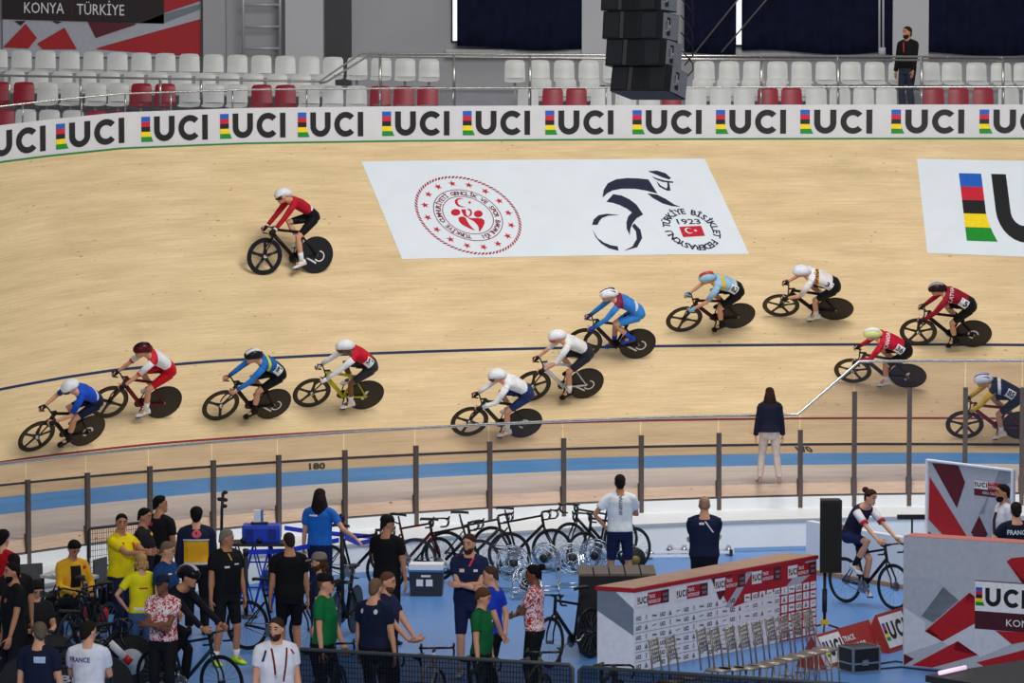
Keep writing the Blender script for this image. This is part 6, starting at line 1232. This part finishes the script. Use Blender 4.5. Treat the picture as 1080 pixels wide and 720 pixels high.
# ---- parked bicycles
def parked(h1, h2, fc, label, lean=4, fw='spoke', rw='spoke', style='road', crank=30, z=WR, wc=None, group=None):
    A_ = onz(*h1, z); B_ = onz(*h2, z); F = A_-B_; F.z = 0; F.normalize(); mid = (A_+B_)/2; base = V((mid.x, mid.y, z-WR+.004))-F*(WB/2); lf = V((-F.y, F.x, 0)); U = V((0, 0, 1))*cos(R(lean))+lf*sin(R(lean)); e = bike(style, fw, rw, fc, label, crank, group=group, wheel_c=wc); e.matrix_world = frame_mat(F, U, base); return e
parked((456, 589), (412, 585), (96, 22, 32), 'road bike with dark red top tube, leftmost of those along the wall')
parked((494, 592), (449, 591), (28, 28, 30), 'black road bike with upright saddle behind the cool box', wc=(60, 60, 64))
parked((529, 584), (478, 583), (44, 44, 48), 'dark grey road bike directly behind the man with folded arms')
parked((574, 580), (526, 578), (24, 24, 27), 'black road bike with a bag under its saddle behind the leftmost fan', rw='deep')
parked((606, 573), (652, 569), (30, 30, 34), 'black road bike facing left behind the fans', lean=-5)
parked((622, 583), (664, 579), (22, 22, 26), 'black road bike whose rear wheel shows right of the white shirted man', lean=-4)
parked((397, 601), (354, 598), (26, 26, 30), 'black bike with pale down tube lettering left of the man in black cap', fw='deep')
parked((583, 677), (622, 668), (24, 24, 27), 'black road bike half hidden behind the tall black riser block', lean=-3)
parked((346, 655), (378, 640), (20, 20, 22), 'black track bike with solid disc wheel behind the green polo man', fw='disc', rw='disc', lean=3, style='track')
parked((318, 664), (268, 660), (26, 26, 28), 'black bike with dropped bars behind the man in white t-shirt', lean=5)
# saddle bag
# bikes racked behind the front barrier: saddles and bars show over the mesh
for i, (x, y) in enumerate(((345, 726), (398, 729), (450, 731), (500, 734), (562, 736), (640, 742))):
    parked((x+15, y+5), (x-7, y+19), [(40, 42, 44), (60, 60, 62), (200, 200, 204), (36, 66, 60), (110, 106, 60), (80, 80, 84)][i], 'bike racked behind the foreground mesh barrier, %s' % ['left end, grey', 'below the navy polo man', 'white frame', 'green tinted frame below the man with folded arms', 'olive frame below the bun haired person', 'behind the right hand barrier'][i], lean=3, style='track' if i % 2 else 'road')
# bottom left cluster
parked((139, 697), (55, 697), (28, 28, 32), 'track bike with pale centred disc front wheel at the bottom left', fw='disc', rw='disc', style='track', lean=2)
parked((113, 721), (26, 720), (30, 30, 34), 'nearest black bike with beige rimmed wheel at the bottom edge', fw='disc', rw='disc', style='track', lean=2)
parked((8, 692), (-36, 700), (40, 40, 44), 'dark bike cut by the left edge beside the grey haired man', lean=-6); parked((68, 672), (112, 660), (24, 24, 27), 'black bike under the folding table among bags', lean=6); parked((118, 668), (88, 652), (36, 36, 40), 'dark bike with pale fork behind the seated France shirt', lean=-8, fw='deep')
c_ = onz(140.5, 697, .35)
m = MB(); m.disc((0, 0, 0), V((0, -1, 0.0)), .165, .02, 30); q_ = onz(139, 697, WR)+V((0, -.05, 0)); tag(build('wheel_cover', m, mat('cover_pale', (196, 200, 206), .5), None, True, loc=q_), 'round pale grey cover on the front disc wheel at bottom left', 'wheel cover')
a_ = onz(117, 676, .62)+V((0, -.12, 0)); b_ = onz(139, 697, .37)+V((0, -.14, 0)); m = MB(); m.tube([(0, 0, 0), (b_-a_)*.72], .05, 12); e = tag(build('rolled_towel', m, mat('towel_white', (216, 218, 222), .8), None, True, loc=a_), 'white roll with dark red end resting across the disc wheel', 'towel'); m = MB(); m.tube([(b_-a_)*.72, b_-a_], .052, 12); build('red_end', m, mat('print_red', (176, 24, 34)), e, True)
# bags and a red crate on the floor at left
def bag(x, y, sx, sy, sz, c, label, rz=0, name='sports_bag'):
    p = onz(x, y, 0); e = tagged(name, label, 'bag', p, rz=R(rz)); m = MB(); rr = []
    for z, k in ((0, .9), (.15, 1), (.7, .98), (.95, .8), (1, .5)): rr.append([V((sx/2*k*math.copysign(abs(cos(a))**.6, cos(a)), sy/2*k*math.copysign(abs(sin(a))**.6, sin(a)), sz*z)) for a in [2*pi*j/20 for j in range(20)]])
    m.loft(rr); build('body', m, cm(c, .8), e, True); m = MB(); m.tube([(-sx*.3, 0, sz*.9), (-sx*.15, 0, sz*1.25), (sx*.15, 0, sz*1.25), (sx*.3, 0, sz*.9)], .012, 6); build('handle', m, BLKM, e, True)
bag(98, 655, .44, .3, .22, (176, 34, 34), 'red sports bag on the floor under the table', 10); bag(66, 652, .5, .35, .4, (26, 28, 36), 'large black kit bag on the floor under the folding table'); bag(118, 646, .4, .3, .55, (24, 26, 40), 'upright navy kit bag behind the blond woman'); bag(84, 652, .5, .4, .42, (30, 28, 34), 'black kit bag at the back under the white table'); bag(52, 672, .4, .3, .3, (36, 38, 46), 'dark grey kit bag behind the grey haired man')
bag(286, 622, .3, .24, .3, (40, 52, 110), 'small dark blue bag under the scissor table')
# wheel drum by the white shirted man
p = onz(668, 606, 0); e = tagged('blower', 'round black blower with yellow feet beside the white shirted man', 'blower', p); m = MB(); m.disc((0, 0, .24), V((.35, -1, 0)), .19, .2, 28, .16); build('drum', m, mat('tyre_black', (22, 22, 23)), e, True); m = MB(); m.disc((0, -.01, .24), V((.35, -1, 0)), .07, .22, 20); build('hub', m, mat('hub_olive', (120, 104, 40)), e, True); m = MB(); m.box((-.08, 0, .03), (.14, .3, .05)); m.box((.1, 0, .03), (.12, .3, .05)); build('foot', m, mat('clamp_yellow', (220, 180, 30)), e)
def rollers(x, y, yaw, label):
    p = onz(x, y, 0); e = tagged('bike_rollers', label, 'trainer', p, rz=R(yaw)); m = MB()
    for s_ in (-1, 1): m.box((0, s_*.22, .06), (1.1, .03, .04))
    build('frame', m, PWH, e)
    for x_ in (-.48, -.25, .46): m = MB(); m.tube([(x_, -.21, .08), (x_, .21, .08)], .045, 12); build('roller', m, mat('roller_grey', (160, 164, 170), .3, .6), e, True)
    for x_ in (-.5, .5): m = MB(); m.box((x_, -.23, .05), (.05, .05, .1)); build('end_cap', m, BLKM, e)
rollers(702, 588, 4, 'white framed bike rollers on the floor left of the bald man'); rollers(738, 584, -3, 'second set of bike rollers mostly behind the bald man')
p = onz(1, 640, 0)
